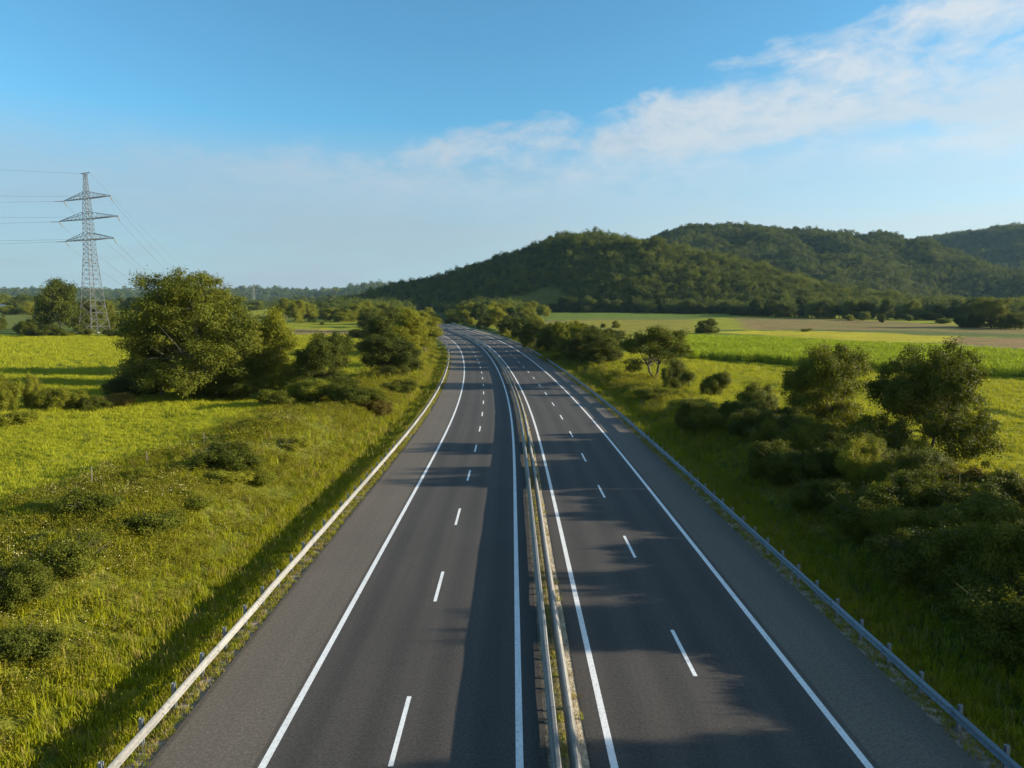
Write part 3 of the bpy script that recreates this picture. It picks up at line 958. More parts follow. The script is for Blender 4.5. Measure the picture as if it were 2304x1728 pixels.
# the wood's front edge at the foot of the hill: trees one can tell apart
EDGE = np.array([(38, 652), (112, 596), (176, 560), (186, 524), (226, 468), (262, 440), (330, 430)], float)
seg = np.concatenate([[0], np.cumsum(np.linalg.norm(np.diff(EDGE, axis=0), axis=1))])
for i, q in enumerate(np.arange(4, seg[-1], 8.0)):
    x = np.interp(q, seg, EDGE[:, 0]) + random.uniform(-5, 6); y = np.interp(q, seg, EDGE[:, 1]) + random.uniform(0, 16)
    plant('mid', x, y, random.uniform(6, 17), random.uniform(11, 17), 'leafy tree in the front edge of the hill wood, behind the far fields', 'trees along the hill wood edge')
for x, y, h, w, lab in ((-63, 133, 15.5, 14, 'tree hidden behind the big round tree whose long shade reaches across the left field'),
                        (-59, 114, 14.5, 12, 'tree tucked behind the left half of the big round tree')):
    plant('mid', x, y, h, w, lab)
for i in range(12):
    y = 16 + i * 2.8 + random.uniform(-1, 1); x = -random.uniform(17.5, 26.5)
    plant('scrub', x, y, random.uniform(.6, 1.0), random.uniform(1.8, 3.6), 'pale leafy weed clump growing on the left bank', 'leafy clumps on the left bank')
# a dark belt beyond the straw meadow, at the foot of the hill's shadow side
for i in range(22):
    x = -118 + i * 6.6 + random.uniform(-3, 3); y = 452 + random.uniform(-10, 26) + 2.2 * abs(i - 8)
    plant('mid', x, y, random.uniform(8, 13), random.uniform(10, 14), 'dark tree in the belt under the shaded hillside, beyond the straw meadow', 'dark belt under the shaded hillside')
for i in range(16):
    x = -560 + i * 18 + random.uniform(-8, 8); y = 745 + random.uniform(-30, 60)
    plant('mid', x, y, random.uniform(12, 19), random.uniform(16, 24), 'dark tree of the treeline behind the pylon meadow', 'treeline behind the pylon meadow')
for i in range(14):
    x = 246 + i * 6.5 + random.uniform(-2, 2); y = 345 + random.uniform(-6, 10) - i * 2.2
    plant('mid', x, y, random.uniform(5, 8), random.uniform(8, 11), 'grey green tree behind the brown field by the big rounded tree', 'trees behind the brown field')
# undergrowth that closes the thicket on the right bank
for i in range(52):
    y = 15 + i * 1.15 + random.uniform(-1.5, 1.5); x = 18.4 + random.uniform(0, 1) * np.interp(y, [19, 40, 76], [8, 12, 8])
    plant('dark' if i % 2 else 'bush', x, y, random.uniform(1.7, 2.9), random.uniform(2.8, 4.6), ('dark shaded bush' if i % 2 else 'olive bush') + ' filling the thicket on the right bank', 'bushes filling the right thicket')
for i in range(8):
    y = 150 + i * 9 + random.uniform(-4, 4)
    x = float(np.interp(y, RY, RX)) + 21 + random.uniform(0, 8)
    plant('round', x, y, random.uniform(6, 8.5), random.uniform(9, 12), 'dense tree filling the roadside row along the right guardrail', 'trees of the right roadside row')
# beyond the right-hand picture edge: the trees whose shade falls across the near lanes
for x, y, h, w in ((30, 32, 6.4, 4.5), (31, 27.5, 6.6, 5.), (31, 19.0, 6.8, 3.6)):
    plant('round', x, y, h, w, 'dark tree on the right bank outside the picture', 'trees on the right bank outside the picture')


# ------------------------------------------------------------------ things strewn without number: grass, corn, hill woods
def scatter(name, pts, rotz, scl, sources, kind='stuff', label=None, cat=None, tilt=.12):
    coll = bpy.data.collections.new(name + '_source')
    for k, me in enumerate(sources):
        o = bpy.data.objects.new(name + '_source', me); coll.objects.link(o)
    me = bpy.data.meshes.new(name)
    me.vertices.add(len(pts)); me.vertices.foreach_set('co', np.asarray(pts, np.float32).ravel())
    rs = np.random.RandomState(len(pts))
    r = np.stack([rs.normal(0, tilt, len(pts)), rs.normal(0, tilt, len(pts)), rotz], -1)
    a = me.attributes.new('rot', 'FLOAT_VECTOR', 'POINT'); a.data.foreach_set('vector', r.astype(np.float32).ravel())
    scl = np.asarray(scl, float)
    if scl.ndim == 1: scl = np.stack([scl] * 3, -1)
    a = me.attributes.new('scl', 'FLOAT_VECTOR', 'POINT'); a.data.foreach_set('vector', scl.astype(np.float32).ravel())
    a = me.attributes.new('pick', 'INT', 'POINT'); a.data.foreach_set('value', rs.randint(0, len(sources), len(pts)).astype(np.int32))
    o = add(name, me)
    ng = bpy.data.node_groups.new(name, 'GeometryNodeTree')
    ng.interface.new_socket('Geometry', in_out='INPUT', socket_type='NodeSocketGeometry')
    ng.interface.new_socket('Geometry', in_out='OUTPUT', socket_type='NodeSocketGeometry')
    N = ng.nodes.new; L = ng.links.new
    gi, go = N('NodeGroupInput'), N('NodeGroupOutput')
    ci = N('GeometryNodeCollectionInfo'); ci.inputs['Collection'].default_value = coll
    ci.inputs['Separate Children'].default_value = True; ci.inputs['Reset Children'].default_value = True
    ip = N('GeometryNodeInstanceOnPoints'); ip.inputs['Pick Instance'].default_value = True

    def na(n, t):
        q = N('GeometryNodeInputNamedAttribute'); q.data_type = t; q.inputs['Name'].default_value = n
        return q.outputs[0]
    er = N('FunctionNodeEulerToRotation')
    L(na('rot', 'FLOAT_VECTOR'), er.inputs[0])
    L(gi.outputs[0], ip.inputs['Points']); L(ci.outputs[0], ip.inputs['Instance'])
    L(na('pick', 'INT'), ip.inputs['Instance Index'])
    L(er.outputs[0], ip.inputs['Rotation']); L(na('scl', 'FLOAT_VECTOR'), ip.inputs['Scale'])
    L(ip.outputs[0], go.inputs[0])
    md = o.modifiers.new('scatter', 'NODES'); md.node_group = ng
    set_props(o, label, cat, None, kind)
    return o


def tuft(seed, n, h, spread, w, mat, heads=0, lean=.5):
    """a grass tuft: bent tapering blades"""
    rs = np.random.RandomState(seed)
    V, F, A = [], [], []
    for i in range(n):
        a = rs.uniform(0, 6.28); d = spread * math.sqrt(rs.uniform(0, 1))
        b = np.array([d * math.cos(a), d * math.sin(a), -.04])
        a2 = rs.uniform(0, 6.28)
        hh = h * rs.uniform(.55, 1.15); ln = hh * lean * rs.uniform(.2, 1.2)
        dr = np.array([math.cos(a2), math.sin(a2), 0]); sd = np.array([-dr[1], dr[0], 0]) * w * rs.uniform(.6, 1.3)
        p1 = b + dr * ln * .35 + [0, 0, hh * .6]; p2 = b + dr * ln + [0, 0, hh]
        k = len(V)
        V += [b - sd, b + sd, p1 + sd * .8, p1 - sd * .8, p2 + sd * .25, p2 - sd * .25]
        F += [[k, k + 1, k + 2, k + 3], [k + 3, k + 2, k + 4, k + 5]]
        q = rs.uniform(0, 1); A += [q, q]
    me = mesh_np('tuft', np.array(V), F, mat)
    var_attr(me, A)
    return me


def weed(seed, n, h, spread, leaf, mat):
    rs = np.random.RandomState(seed)
    c = np.stack([rs.normal(0, spread * .55, n), rs.normal(0, spread * .55, n), h * rs.uniform(.05, 1, n) ** .8], -1)
    nr = unit(rs.normal(size=(n, 3)) + [0, 0, .7])
    v, f = leaf_faces(c, nr, leaf, rs)
    me = mesh_np('weed', v, f, mat); var_attr(me, rs.uniform(0, 1, n))
    return me


G_GREEN = leaf_mat('grass_green', (.145, .178, .004), (.34, .335, .009), back=.4, objvar=.45, spec=.2)
G_FIELD = leaf_mat('grass_meadow', (.225, .26, .010), (.42, .41, .024), back=.4, objvar=.45, spec=.2)
G_DRY = leaf_mat('grass_dry', (.20, .165, .030), (.36, .29, .08), back=.35, objvar=.45, spec=.2)
G_WEED = leaf_mat('weed_leaf', (.07, .085, .005), (.24, .22, .012), back=.35, objvar=.5)
G_HEAD = leaf_mat('flower_head', (.36, .32, .12), (.62, .57, .34), back=.2, objvar=.5)
G_CORN = leaf_mat('corn_leaf', (.20, .30, .014), (.45, .50, .03), back=.4, objvar=.35)
G_SOY = leaf_mat('soy_leaf', (.125, .175, .010), (.255, .265, .018), back=.4, objvar=.4)


def in_view(x, y, m=1.38, ad=9):
    return (np.abs(x) < y * .75 * m + ad) & (y > 10)


def strew(x0, x1, y0, y1, dens, rs, fn=None, lat=True):
    """random points; with lat, x counts from the road's line"""
    n = int(abs(x1 - x0) * (y1 - y0) * dens)
    t = rs.uniform(x0, x1, n); y = rs.uniform(y0, y1, n)
    x = np.interp(y, RY, RX) + t if lat else t
    k = in_view(x, y)
    if fn is not None: k &= fn(x, y)
    return x[k], y[k]


rs = np.random.RandomState(77)
T_VERGE = [tuft(200 + i, 16, .34, .20, .013, G_GREEN) for i in range(4)] + [tuft(210, 14, .42, .18, .011, G_DRY)]
T_BANK = [tuft(220 + i, 18, .50, .24, .014, G_GREEN) for i in range(4)] + [tuft(230, 16, .6, .22, .012, G_DRY)] + \
         [weed(240 + i, 34, .55, .30, .10, G_WEED) for i in range(3)]
T_HEADS = [weed(250 + i, 10, .72, .30, .05, G_HEAD) for i in range(2)]
T_FIELD = [tuft(260 + i, 24, .25, .30, .015, G_FIELD, lean=.7) for i in range(4)]
T_SMALL = [tuft(270 + i, 12, .20, .14, .010, G_DRY) for i in range(2)] + [tuft(275 + i, 12, .22, .14, .010, G_GREEN) for i in range(2)]


def collect(*parts):
    x = np.concatenate([p[0] for p in parts]); y = np.concatenate([p[1] for p in parts])
    s = np.concatenate([np.full(len(p[0]), p[2]) for p in parts])
    return x, y, s * rs.uniform(.7, 1.3, len(s))


def lay(name, parts, src, label=None, flat=None):
    x, y, s = collect(*parts)
    if flat is not None: s = s * flat(x, y)
    z = terrain(x, y)
    sc = np.stack([s, s, s * rs.uniform(.75, 1.25, len(s))], -1)
    return scatter(name, np.stack([x, y, z], -1), rs.uniform(0, 6.28, len(s)), sc, src)


# verge strip between asphalt and rail, thin and dusty
lay('verge_weeds', [(*strew(-12.2, -10.48, 12, 70, 34, rs), .85), (*strew(-12.2, -10.5, 70, 200, 12, rs), 1.2),
                    (*strew(13.45, 15.2, 12, 70, 28, rs), .9), (*strew(13.5, 15.2, 70, 200, 12, rs), 1.2)], T_SMALL)
# mown strip just behind the rails
lay('grass', [(*strew(-15, -11.6, 12, 60, 20, rs), 1.), (*strew(-15, -11.6, 60, 220, 5, rs), 1.6),
              (*strew(14.3, 17.5, 12, 60, 18, rs), 1.), (*strew(14.3, 18, 60, 260, 4, rs), 1.7)], T_VERGE)
# the rough banks
patchy = lambda x, y: .8 + .28 * wav(x, y, 6, 61)
lay('rough_grass', [(*strew(-29, -14.6, 14, 50, 12, rs), 1.), (*strew(-29, -14.6, 50, 110, 5, rs), 1.35), (*strew(-26, -14.6, 110, 300, 1.6, rs), 2.),
                    (*strew(17, 33, 14, 50, 9, rs), 1.), (*strew(17, 27, 50, 125, 4, rs), 1.35), (*strew(17, 23, 125, 300, 1.5, rs), 2.)], T_BANK, flat=patchy)
lay('wildflowers', [(*strew(-28, -15.5, 15, 75, 2.4, rs, lambda x, y: wav(x, y, 8, 71) > .05), 1.), (*strew(17, 30, 25, 70, .25, rs), 1.)], T_HEADS)
# taller leafy weeds on the banks, in drifts
T_WEED = [weed(280 + i, 60, .8, .42, .11, G_WEED) for i in range(4)]
lay('bank_weeds', [(*strew(-28, -15.6, 14, 60, 7, rs, lambda x, y: wav(x, y, 9, 91) > -.25), .75), (*strew(-27, -15.6, 60, 120, 3, rs, lambda x, y: wav(x, y, 9, 91) > -.1), 1.0),
                   (*strew(18, 31, 16, 70, 1.6, rs), .9), (*strew(17, 24, 70, 240, .5, rs), 1.2)], T_WEED, flat=patchy)
# median weeds
xm, ym = collect((*strew(1.38, 1.72, 14, 150, 9, rs, lambda x, y: wav(x, y, 9, 81) > -.1), 1), (*strew(1.98, 2.16, 14, 150, 10, rs, lambda x, y: wav(x, y, 5, 82) > .1), 1))[:2]
scatter('median_weeds', np.stack([xm, ym, np.interp(ym, RY, RZ)], -1), rs.uniform(0, 6.28, len(xm)), rs.uniform(.5, 1.4, len(xm)), T_SMALL)


def open_field(x, y):
    k = np.ones(x.shape, bool)
    for c, poly in PATCH[3:6]: k &= ~inside(poly, x, y)
    return k


lay('meadow_grass', [(*strew(-75, -27, 30, 75, 6, rs), 1.), (*strew(-120, -26, 75, 130, 2.6, rs), 1.5), (*strew(-230, -24, 130, 270, .9, rs), 2.4),
                     (*strew(28, 62, 34, 75, 6, rs, open_field), 1.), (*strew(22, 110, 75, 130, 2.4, rs, open_field), 1.5),
                     (*strew(20, 120, 130, 175, 1.2, rs, open_field), 2.)], T_FIELD)


def corn_plant(seed):
    r = np.random.RandomState(seed)
    V, F, A = [], [], []
    for q in range(5):
        bx, by = r.uniform(-.75, .75, 2); H = r.uniform(1.9, 2.4)
        for i in range(9):
            a = r.uniform(0, 6.28); z = H * (.2 + .75 * i / 9); L = r.uniform(.5, .8)
            d = np.array([math.cos(a), math.sin(a), 0]); s = np.array([-d[1], d[0], 0]) * .055
            b = np.array([bx, by, z]); m = b + d * L * .5 + [0, 0, .28]; e = b + d * L + [0, 0, -.05 + .2 * (i > 6)]
            k = len(V); V += [b - s, b + s, m + s, m - s, e + s * .2, e - s * .2]
            F += [[k, k + 1, k + 2, k + 3], [k + 3, k + 2, k + 4, k + 5]]; w = r.uniform(0, 1); A += [w, w]
        k = len(V); b = np.array([bx, by, 0])
        V += [b + [-.02, 0, 0], b + [.02, 0, 0], b + [.012, 0, H], b + [-.012, 0, H], b + [0, 0, H], b + [0, .01, H + .3]]
        F += [[k, k + 1, k + 2, k + 3], [k + 3, k + 2, k + 5, k + 4]]; A += [.2, 1.]
    me = mesh_np('corn', np.array(V), F, G_CORN); var_attr(me, A)
    return me


corn_poly = PATCH[3][1]
xs_, ys_ = strew(35, 270, 62, 290, 1.0, rs, lambda x, y: inside(corn_poly, x, y) & inside(corn_poly, x * 1.2, y * 1.2), lat=False)
# set out in rows
ang = R(-52); cs, sn = math.cos(ang), math.sin(ang)
ru, rv = xs_ * cs + ys_ * sn, -xs_ * sn + ys_ * cs
rv = np.round(rv / 1.5) * 1.5
xs_, ys_ = ru * cs - rv * sn, ru * sn + rv * cs
scatter('corn_crop', np.stack([xs_, ys_, terrain(xs_, ys_)], -1), rs.uniform(0, 6.28, len(xs_)), rs.uniform(.85, 1.12, len(xs_)),
        [corn_plant(300 + i) for i in range(4)], tilt=.05)


def hill_crown(seed, leaf, n, mat, h=1., conif=False):
    r = np.random.RandomState(seed)
    bl = [(0, 0, 5.2 * h, 3.2, 3.2, 3.8 * h)]
    for i in range(6):
        a = r.uniform(0, 6.28); bl.append((2.2 * math.cos(a), 2.2 * math.sin(a), r.uniform(3.2, 7.4) * h, 2., 2., 1.9))
    return crown_mesh('hill_crown', seed, bl, 40, n / 40., 1.2, leaf, mat, hollow=.6, up=.5)


H_NEAR = [hill_crown(400 + i, .62, 760, LEAF['wood'], h=(.9, 1., 1.15, 1.05, .8)[i]) for i in range(5)]
H_FAR = [hill_crown(410 + i, 1.0, 260, LEAF['woodfar']) for i in range(3)]


def wood(name, h, sp, src, size, rs, extra=None):
    x0, x1 = h['x']; y0, y1 = h['foot'] - .08 * h['D'], h['D'] + .12 * h['D']
    gx, gy = np.meshgrid(np.arange(x0, x1, sp), np.arange(y0, y1, sp))
    x = (gx + rs.uniform(-.45, .45, gx.shape) * sp).ravel(); y = (gy + rs.uniform(-.45, .45, gx.shape) * sp).ravel()
    z = hill_z(h, x, y); zg = np.interp(y, FIELD_Y, FIELD_Z)
    k = in_view(x, y, 1.45, 60) & (z > zg - 1)
    if extra is not None: k &= extra(x, y)
    x, y, z = x[k], y[k], z[k]
    s = size * (.66 + .60 * rs.uniform(0, 1, len(x)) ** 1.3) * (1 + .22 * wav(x, y, 60, 5))
    return scatter(name, np.stack([x, y, z - .4], -1), rs.uniform(0, 6.28, len(x)), np.stack([s, s, s * rs.uniform(.85, 1.2, len(s))], -1), src, tilt=.06)


wood('hill_woods', HILLS['front'], 5.3, H_NEAR, .92, rs, lambda x, y: ~clearing(x, y) & ((lateral(x, y) > 40) | (y > 560)))
wood('hill_woods', HILLS['middle'], 8.2, H_FAR, 1.15, rs)
wood('hill_woods', HILLS['right'], 11., H_FAR, 1.5, rs)
wood('hill_woods', HILLS['far'], 25, H_FAR, 3.0, rs)
wood('hill_woods', HILLS['low'], 10.5, H_FAR, 1.45, rs)
# level woodland between the fields and the hill
gx, gy = np.meshgrid(np.arange(-150, 520, 7.), np.arange(430, 700, 7.))
x = (gx + rs.uniform(-3, 3, gx.shape)).ravel(); y = (gy + rs.uniform(-3, 3, gx.shape)).ravel()
eb = np.interp(x, EDGE[:, 0], EDGE[:, 1])
k = (((x > 38) & (y > eb + 9)) | ((x < 10) & (x > -150) & (y > 480 + .6 * np.abs(x + 70)) & (lateral(x, y) > 30)) |
     ((x < -20) & (y > 490) & (lateral(x, y) < -34))) & ~clearing(x, y) & in_view(x, y, 1.45, 30) & ~((x > 225) & (x < 330) & (y < 560))
x, y = x[k], y[k]
s = 1.15 * rs.uniform(.7, 1.3, len(x))
scatter('level_woods', np.stack([x, y, terrain(x, y) - .3], -1), rs.uniform(0, 6.28, len(x)), s, H_NEAR, tilt=.06)


# ------------------------------------------------------------------ pylons and power lines
def half_width(z):
    return np.interp(z, [0, 10, 30, 46, 60.6], [3.9, 2.9, 1.6, 1.15, .38])


ARMS = [(35.6, 14.2), (43.4, 17.2), (51.0, 13.6)]


def pylon_meshes():
    g = Geo()
    corner = lambda z, i: np.array([half_width(z) * (1, 1, -1, -1)[i % 4], half_width(z) * (1, -1, -1, 1)[i % 4], z])
    lv = [0, 5.5, 10.5, 15, 19, 22.6, 25.8, 28, 30.2, 32, 33.8, 35.6, 38, 39.8, 41.6, 43.4, 45.5, 47.3, 49.1, 51, 53, 55, 57.2, 60.6]
    for i in range(4):
        for a, b in zip(lv[:-1], lv[1:]):
            w = .14 if a < 30 else .10
            g.bar(corner(a, i), corner(b, i), w)
            g.bar(corner(a, i), corner(b, i + 1), .06)
            g.bar(corner(a, i + 1), corner(b, i), .06)
            if a > 0: g.bar(corner(a, i), corner(a, i + 1), .055)
            if a < 26:      # redundant members in the tall lower panels
                m = (corner(a, i) + corner(b, i)) / 2; n = (corner(a, i + 1) + corner(b, i + 1)) / 2
                c = (m + n) / 2
                g.bar(m, c, .06); g.bar(n, c, .06)
        g.box(corner(0, i) + [0, 0, -.3], (.5, .5, .6))
    g.bar((-2.6, 0, 60.5), (2.6, 0, 60.5), .12)
    g.bar((-2.6, 0, 60.5), (0, 0, 59.3), .07); g.bar((2.6, 0, 60.5), (0, 0, 59.3), .07)
    body = g.mesh('tower_body', M_PYLON)
    arms = []
    for z, L in ARMS:
        g = Geo(); hw = half_width(z); hw2 = half_width(z + 2.6)
        for sx in (-1, 1):
            tip = np.array([sx * L, 0, z + .05])
            for sy in (-1, 1):
                lo = np.array([sx * hw, sy * hw, z]); hi = np.array([sx * hw2, sy * hw2, z + 2.6])
                g.bar(lo, tip, .11); g.bar(hi, tip + [0, 0, .12], .085)
                for q in range(1, 6):
                    u0, u1 = (q - 1) / 6, q / 6
                    g.bar(lo + (tip - lo) * u1, hi + (tip - hi) * u0, .055)
                    g.bar(lo + (tip - lo) * u1, hi + (tip - hi) * u1, .055)
            a = [np.array([sx * hw, -hw, z]), np.array([sx * hw, hw, z])]
            for q in range(1, 6):
                u0, u1 = (q - 1) / 6, q / 6
                g.bar(a[0] + (tip - a[0]) * u0, a[1] + (tip - a[1]) * u1, .055)
                g.bar(a[0] + (tip - a[0]) * u1, a[1] + (tip - a[1]) * u1, .055)
        arms.append(g.mesh('crossarm', M_PYLON))
    return body, arms


BODY, ARM_ME = pylon_meshes()


def insulator_mesh(d):
    d = np.array(d, float)
    g = Geo(); n = 27
    u = np.linspace(0, 1, n)
    g.tube(u[:, None] * d[None], np.where(np.arange(n) % 2, .17, .09), 8)
    return g.mesh('insulator', M_INSUL)


def pylon(x, y, yaw, scale, label, dirs):
    z = float(terrain(x, y))
    root = bpy.data.objects.new('pylon', None); COL.objects.link(root)
    root.location = (x, y, z); root.rotation_euler = (0, 0, yaw); root.scale = (scale,) * 3
    set_props(root, label, 'pylon')
    add('tower_body', BODY, root)
    ends = {}
    cy, sy = math.cos(-yaw), math.sin(-yaw)
    for k, ((az, L), me) in enumerate(zip(ARMS, ARM_ME)):
        arm = add('crossarm', me, root)
        for sx in (-1, 1):
            for dn, dv in dirs.items():
                v = np.array([dv[0] * cy - dv[1] * sy, dv[0] * sy + dv[1] * cy, dv[2]]) * 3.6 / scale
                o = add('insulator', insulator_mesh(v), arm, (sx * L, 0, az - .1))
                p = np.array([sx * L, 0, az - .1]) + v
                w = np.array([p[0] * math.cos(yaw) - p[1] * math.sin(yaw), p[0] * math.sin(yaw) + p[1] * math.cos(yaw), p[2]]) * scale + [x, y, z]
                ends[k, sx, dn] = w
    for sx in (-1, 1):
        p = np.array([sx * 2.6, 0, 60.5])
        ends[3, sx, 'any'] = np.array([p[0] * math.cos(yaw) - p[1] * math.sin(yaw), p[0] * math.sin(yaw) + p[1] * math.cos(yaw), p[2]]) * scale + [x, y, z]
    return ends


PX, PY, FX, FY = -176.8, 290., -488., 1300.
fd = np.array([FX - PX, FY - PY, 0.]); fd /= np.linalg.norm(fd)
ld = np.array([-.985, -.17, 0.])
yaw1 = math.atan2(.42, -.9) - math.pi
E1 = pylon(PX, PY, yaw1, 1.095, 'tall grey lattice pylon with three crossarms behind the near meadow',
           {'far': fd + [0, 0, -.42], 'left': ld + [0, 0, -.02]})
E2 = pylon(FX, FY, math.atan2(fd[1], fd[0]) - math.pi / 2, .82, 'faint distant lattice pylon on the skyline right of the big round tree',
           {'far': -fd + [0, 0, -.3], 'left': fd + [0, 0, -.3]})


def cable(a, b, sag, r, label):
    n = 36
    u = np.linspace(0, 1, n)
    p = a[None] + (b - a)[None] * u[:, None]
    p[:, 2] -= sag * 4 * u * (1 - u)
    g = Geo(); g.tube(p, r, 5)
    o = add('power_cable', g.mesh('power_cable', M_CABLE))
    set_props(o, label, 'power cable', 'power cables of the pylon line')


lv_name = ['lowest', 'middle', 'top']
for k in range(3):
    for sx in (-1, 1):
        nm = 'left' if sx < 0 else 'right'
        cable(E1[k, sx, 'far'], E2[k, sx, 'far'], 44, .045, 'thin cable sagging from the %s tip of the %s crossarm toward the distant pylon' % (nm, lv_name[k]))
        e = E1[k, sx, 'left']
        cable(e, e + np.array([-300, -58 - 14 * sx, 9 + 2. * k]), 7, .038, 'thin cable from the %s tip of the %s crossarm out past the left picture edge' % (nm, lv_name[k]))
cable(E1[3, 1, 'any'], E2[3, 1, 'any'], 34, .035, 'earth wire from the pylon peak toward the distant pylon')
cable(E1[3, -1, 'any'], E1[3, -1, 'any'] + np.array([-300, -58, 22.]), 5, .035, 'earth wire from the pylon peak out past the left picture edge')

# ------------------------------------------------------------------ old wire fence posts on the left bank, a white farm roof far off
fm = Geo(); fm.tube([(0, 0, -.4), (0.01, 0, .6), (0, .01, 1.35)], [.03, .028, .026], 6)
fme = fm.mesh('fence_post', M_BARK_PALE)
for x, y, lab in ((-25.5, 40.6, 'thin grey fence post at the meadow edge by the left picture edge'),
                  (-25.3, 46.5, 'thin grey fence post second along the meadow edge'),
                  (-25.4, 55.5, 'thin grey fence post above the dark round bush on the bank')):
    o = add('fence_post', fme, None, (x, y, float(terrain(x, y)))); o.rotation_euler = (random.uniform(-.06, .06), random.uniform(-.06, .06), 0)
    set_props(o, lab, 'fence post', 'fence posts along the left meadow edge')


def farmhouse(x, y):
    z = float(terrain(x, y))
    root = bpy.data.objects.new('farmhouse', None); COL.objects.link(root); root.location = (x, y, z); root.rotation_euler = (0, 0, .3)
    set_props(root, 'tiny white farmhouse at the left picture edge among far trees', 'house')
    w = plain_mat('white_render', (.72, .70, .66), .85, 0, .1, .8); r = plain_mat('pale_roof', (.55, .50, .46), .8, 0, .2, 1)
    d = plain_mat('dark_glass', (.05, .06, .07), .2, 0, .1, 1)
    g = Geo(); g.box((0, 0, 2.4), (5.5, 3.6, 2.9)); add('wall', g.mesh('wall', w), root)
    g = Geo()
    v = [(-6, -4.1, 5.3), (6, -4.1, 5.3), (6, 4.1, 5.3), (-6, 4.1, 5.3), (-6, 0, 7.8), (6, 0, 7.8)]
    g.put(v, [[0, 1, 5, 4], [2, 3, 4, 5], [0, 4, 3, 3], [1, 2, 5, 5]]); add('roof', g.mesh('roof', r), root)
    for q in (-3.2, 0, 3.2):
        g = Geo(); g.box((q, -3.62, 3.), (.6, .03, .8)); add('window', g.mesh('window', d), root)


farmhouse(-497., 665.)

# ------------------------------------------------------------------ air
g = Geo(); g.box((0, 2600, 195), (6800, 3900, 230))
hz = add('haze', g.mesh('haze', None))
m = bpy.data.materials.new('haze'); m.use_nodes = True
nt = m.node_tree; nt.nodes.remove(nt.nodes['Principled BSDF'])
pv = nt.nodes.new('ShaderNodeVolumePrincipled')
pv.inputs['Color'].default_value = (.45, .75, 1., 1); pv.inputs['Density'].default_value = HAZE; pv.inputs['Anisotropy'].default_value = .1
nt.links.new(pv.outputs[0], nt.nodes['Material Output'].inputs['Volume'])
hz.data.materials.append(m)
set_props(hz, kind='stuff')

# ------------------------------------------------------------------ sky, sun, camera
SUN_EL = R(13.9)
w = bpy.data.worlds.new('World'); SC.world = w; w.use_nodes = True
nt = w.node_tree; L = nt.links
bg = nt.nodes['Background']
sky = nt.nodes.new('ShaderNodeTexSky'); sky.sky_type = 'NISHITA'; sky.sun_disc = False
sky.sun_elevation = SUN_EL; sky.sun_rotation = R(90); sky.altitude = 100
sky.air_density = 1.0; sky.dust_density = .6; sky.ozone_density = 2.0
tc = nt.nodes.new('ShaderNodeTexCoord')
sep = nt.nodes.new('ShaderNodeSeparateXYZ'); L.new(tc.outputs['Generated'], sep.inputs[0])
az = mathn(nt, 'ARCTAN2', sep.outputs['X'], sep.outputs['Y'])
el = mathn(nt, 'ARCSINE', sep.outputs['Z'])
# high cloud: streaked noise on a level sheet overhead
zz = mathn(nt, 'ADD', mathn(nt, 'MAXIMUM', sep.outputs['Z'], 0.), .06)
cv = nt.nodes.new('ShaderNodeCombineXYZ')
L.new(mathn(nt, 'DIVIDE', sep.outputs['X'], zz), cv.inputs[0]); L.new(mathn(nt, 'DIVIDE', sep.outputs['Y'], zz), cv.inputs[1])


def warp(sx, sy, rot, scale, detail, rough, dist):
    mp = nt.nodes.new('ShaderNodeMapping'); mp.inputs['Scale'].default_value = (sx, sy, 1); mp.inputs['Rotation'].default_value = (0, 0, rot)
    L.new(cv.outputs[0], mp.inputs[0])
    n = node(nt, 'ShaderNodeTexNoise', Scale=scale, Detail=detail, Roughness=rough, Distortion=dist)
    L.new(mp.outputs[0], n.inputs['Vector'])
    return n.outputs['Fac']


nB = warp(.55, 1.6, R(-28), .9, 7, .6, .35)    # wide streaks
ang = nt.nodes.new('ShaderNodeCombineXYZ'); L.new(az, ang.inputs[0]); L.new(el, ang.inputs[1])


def puff(sx, sy, rot, scale, detail, rough, dist, off):
    mp = nt.nodes.new('ShaderNodeMapping'); mp.inputs['Scale'].default_value = (sx, sy, 1); mp.inputs['Rotation'].default_value = (0, 0, rot)
    mp.inputs['Location'].default_value = (off, off * .7, 0)
    L.new(ang.outputs[0], mp.inputs[0])
    n = node(nt, 'ShaderNodeTexNoise', Scale=scale, Detail=detail, Roughness=rough, Distortion=dist)
    L.new(mp.outputs[0], n.inputs['Vector'])
    return n.outputs['Fac']


nP = puff(1, 2.3, R(-17), 7., 9, .62, .5, 3.1)     # billows along the band
nQ = puff(1, 1.9, R(-14), 21., 7, .62, .4, 7.7)    # small flocks in it
nS = puff(.5, 3.4, R(9), 3.2, 8, .6, .5, 1.3)      # drawn-out veil
top = mathn(nt, 'ADD', .268, mathn(nt, 'MULTIPLY', az, .15))
top = mathn(nt, 'ADD', top, mathn(nt, 'MULTIPLY', mathn(nt, 'MULTIPLY', az, az), .13))
q0 = mathn(nt, 'SUBTRACT', top, el)
q = mathn(nt, 'ADD', q0, mathn(nt, 'MULTIPLY', mathn(nt, 'SUBTRACT', nP, .5), .11))
q = mathn(nt, 'ADD', q, mathn(nt, 'MULTIPLY', mathn(nt, 'SUBTRACT', nQ, .5), .035))
wide = ramp(nt, mathn(nt, 'ADD', mathn(nt, 'MULTIPLY', az, .7), .5), [(.2, .12), (.5, .45), (.8, .95)])
fall = mathn(nt, 'SUBTRACT', 1., mathn(nt, 'DIVIDE', q, mathn(nt, 'ADD', .09, mathn(nt, 'MULTIPLY', wide, .10))), True)
band = mathn(nt, 'MULTIPLY', ramp(nt, q, [(-.0, 0), (.035, 1), (1, 1)]), ramp(nt, fall, [(0, 0), (.45, 1)]))
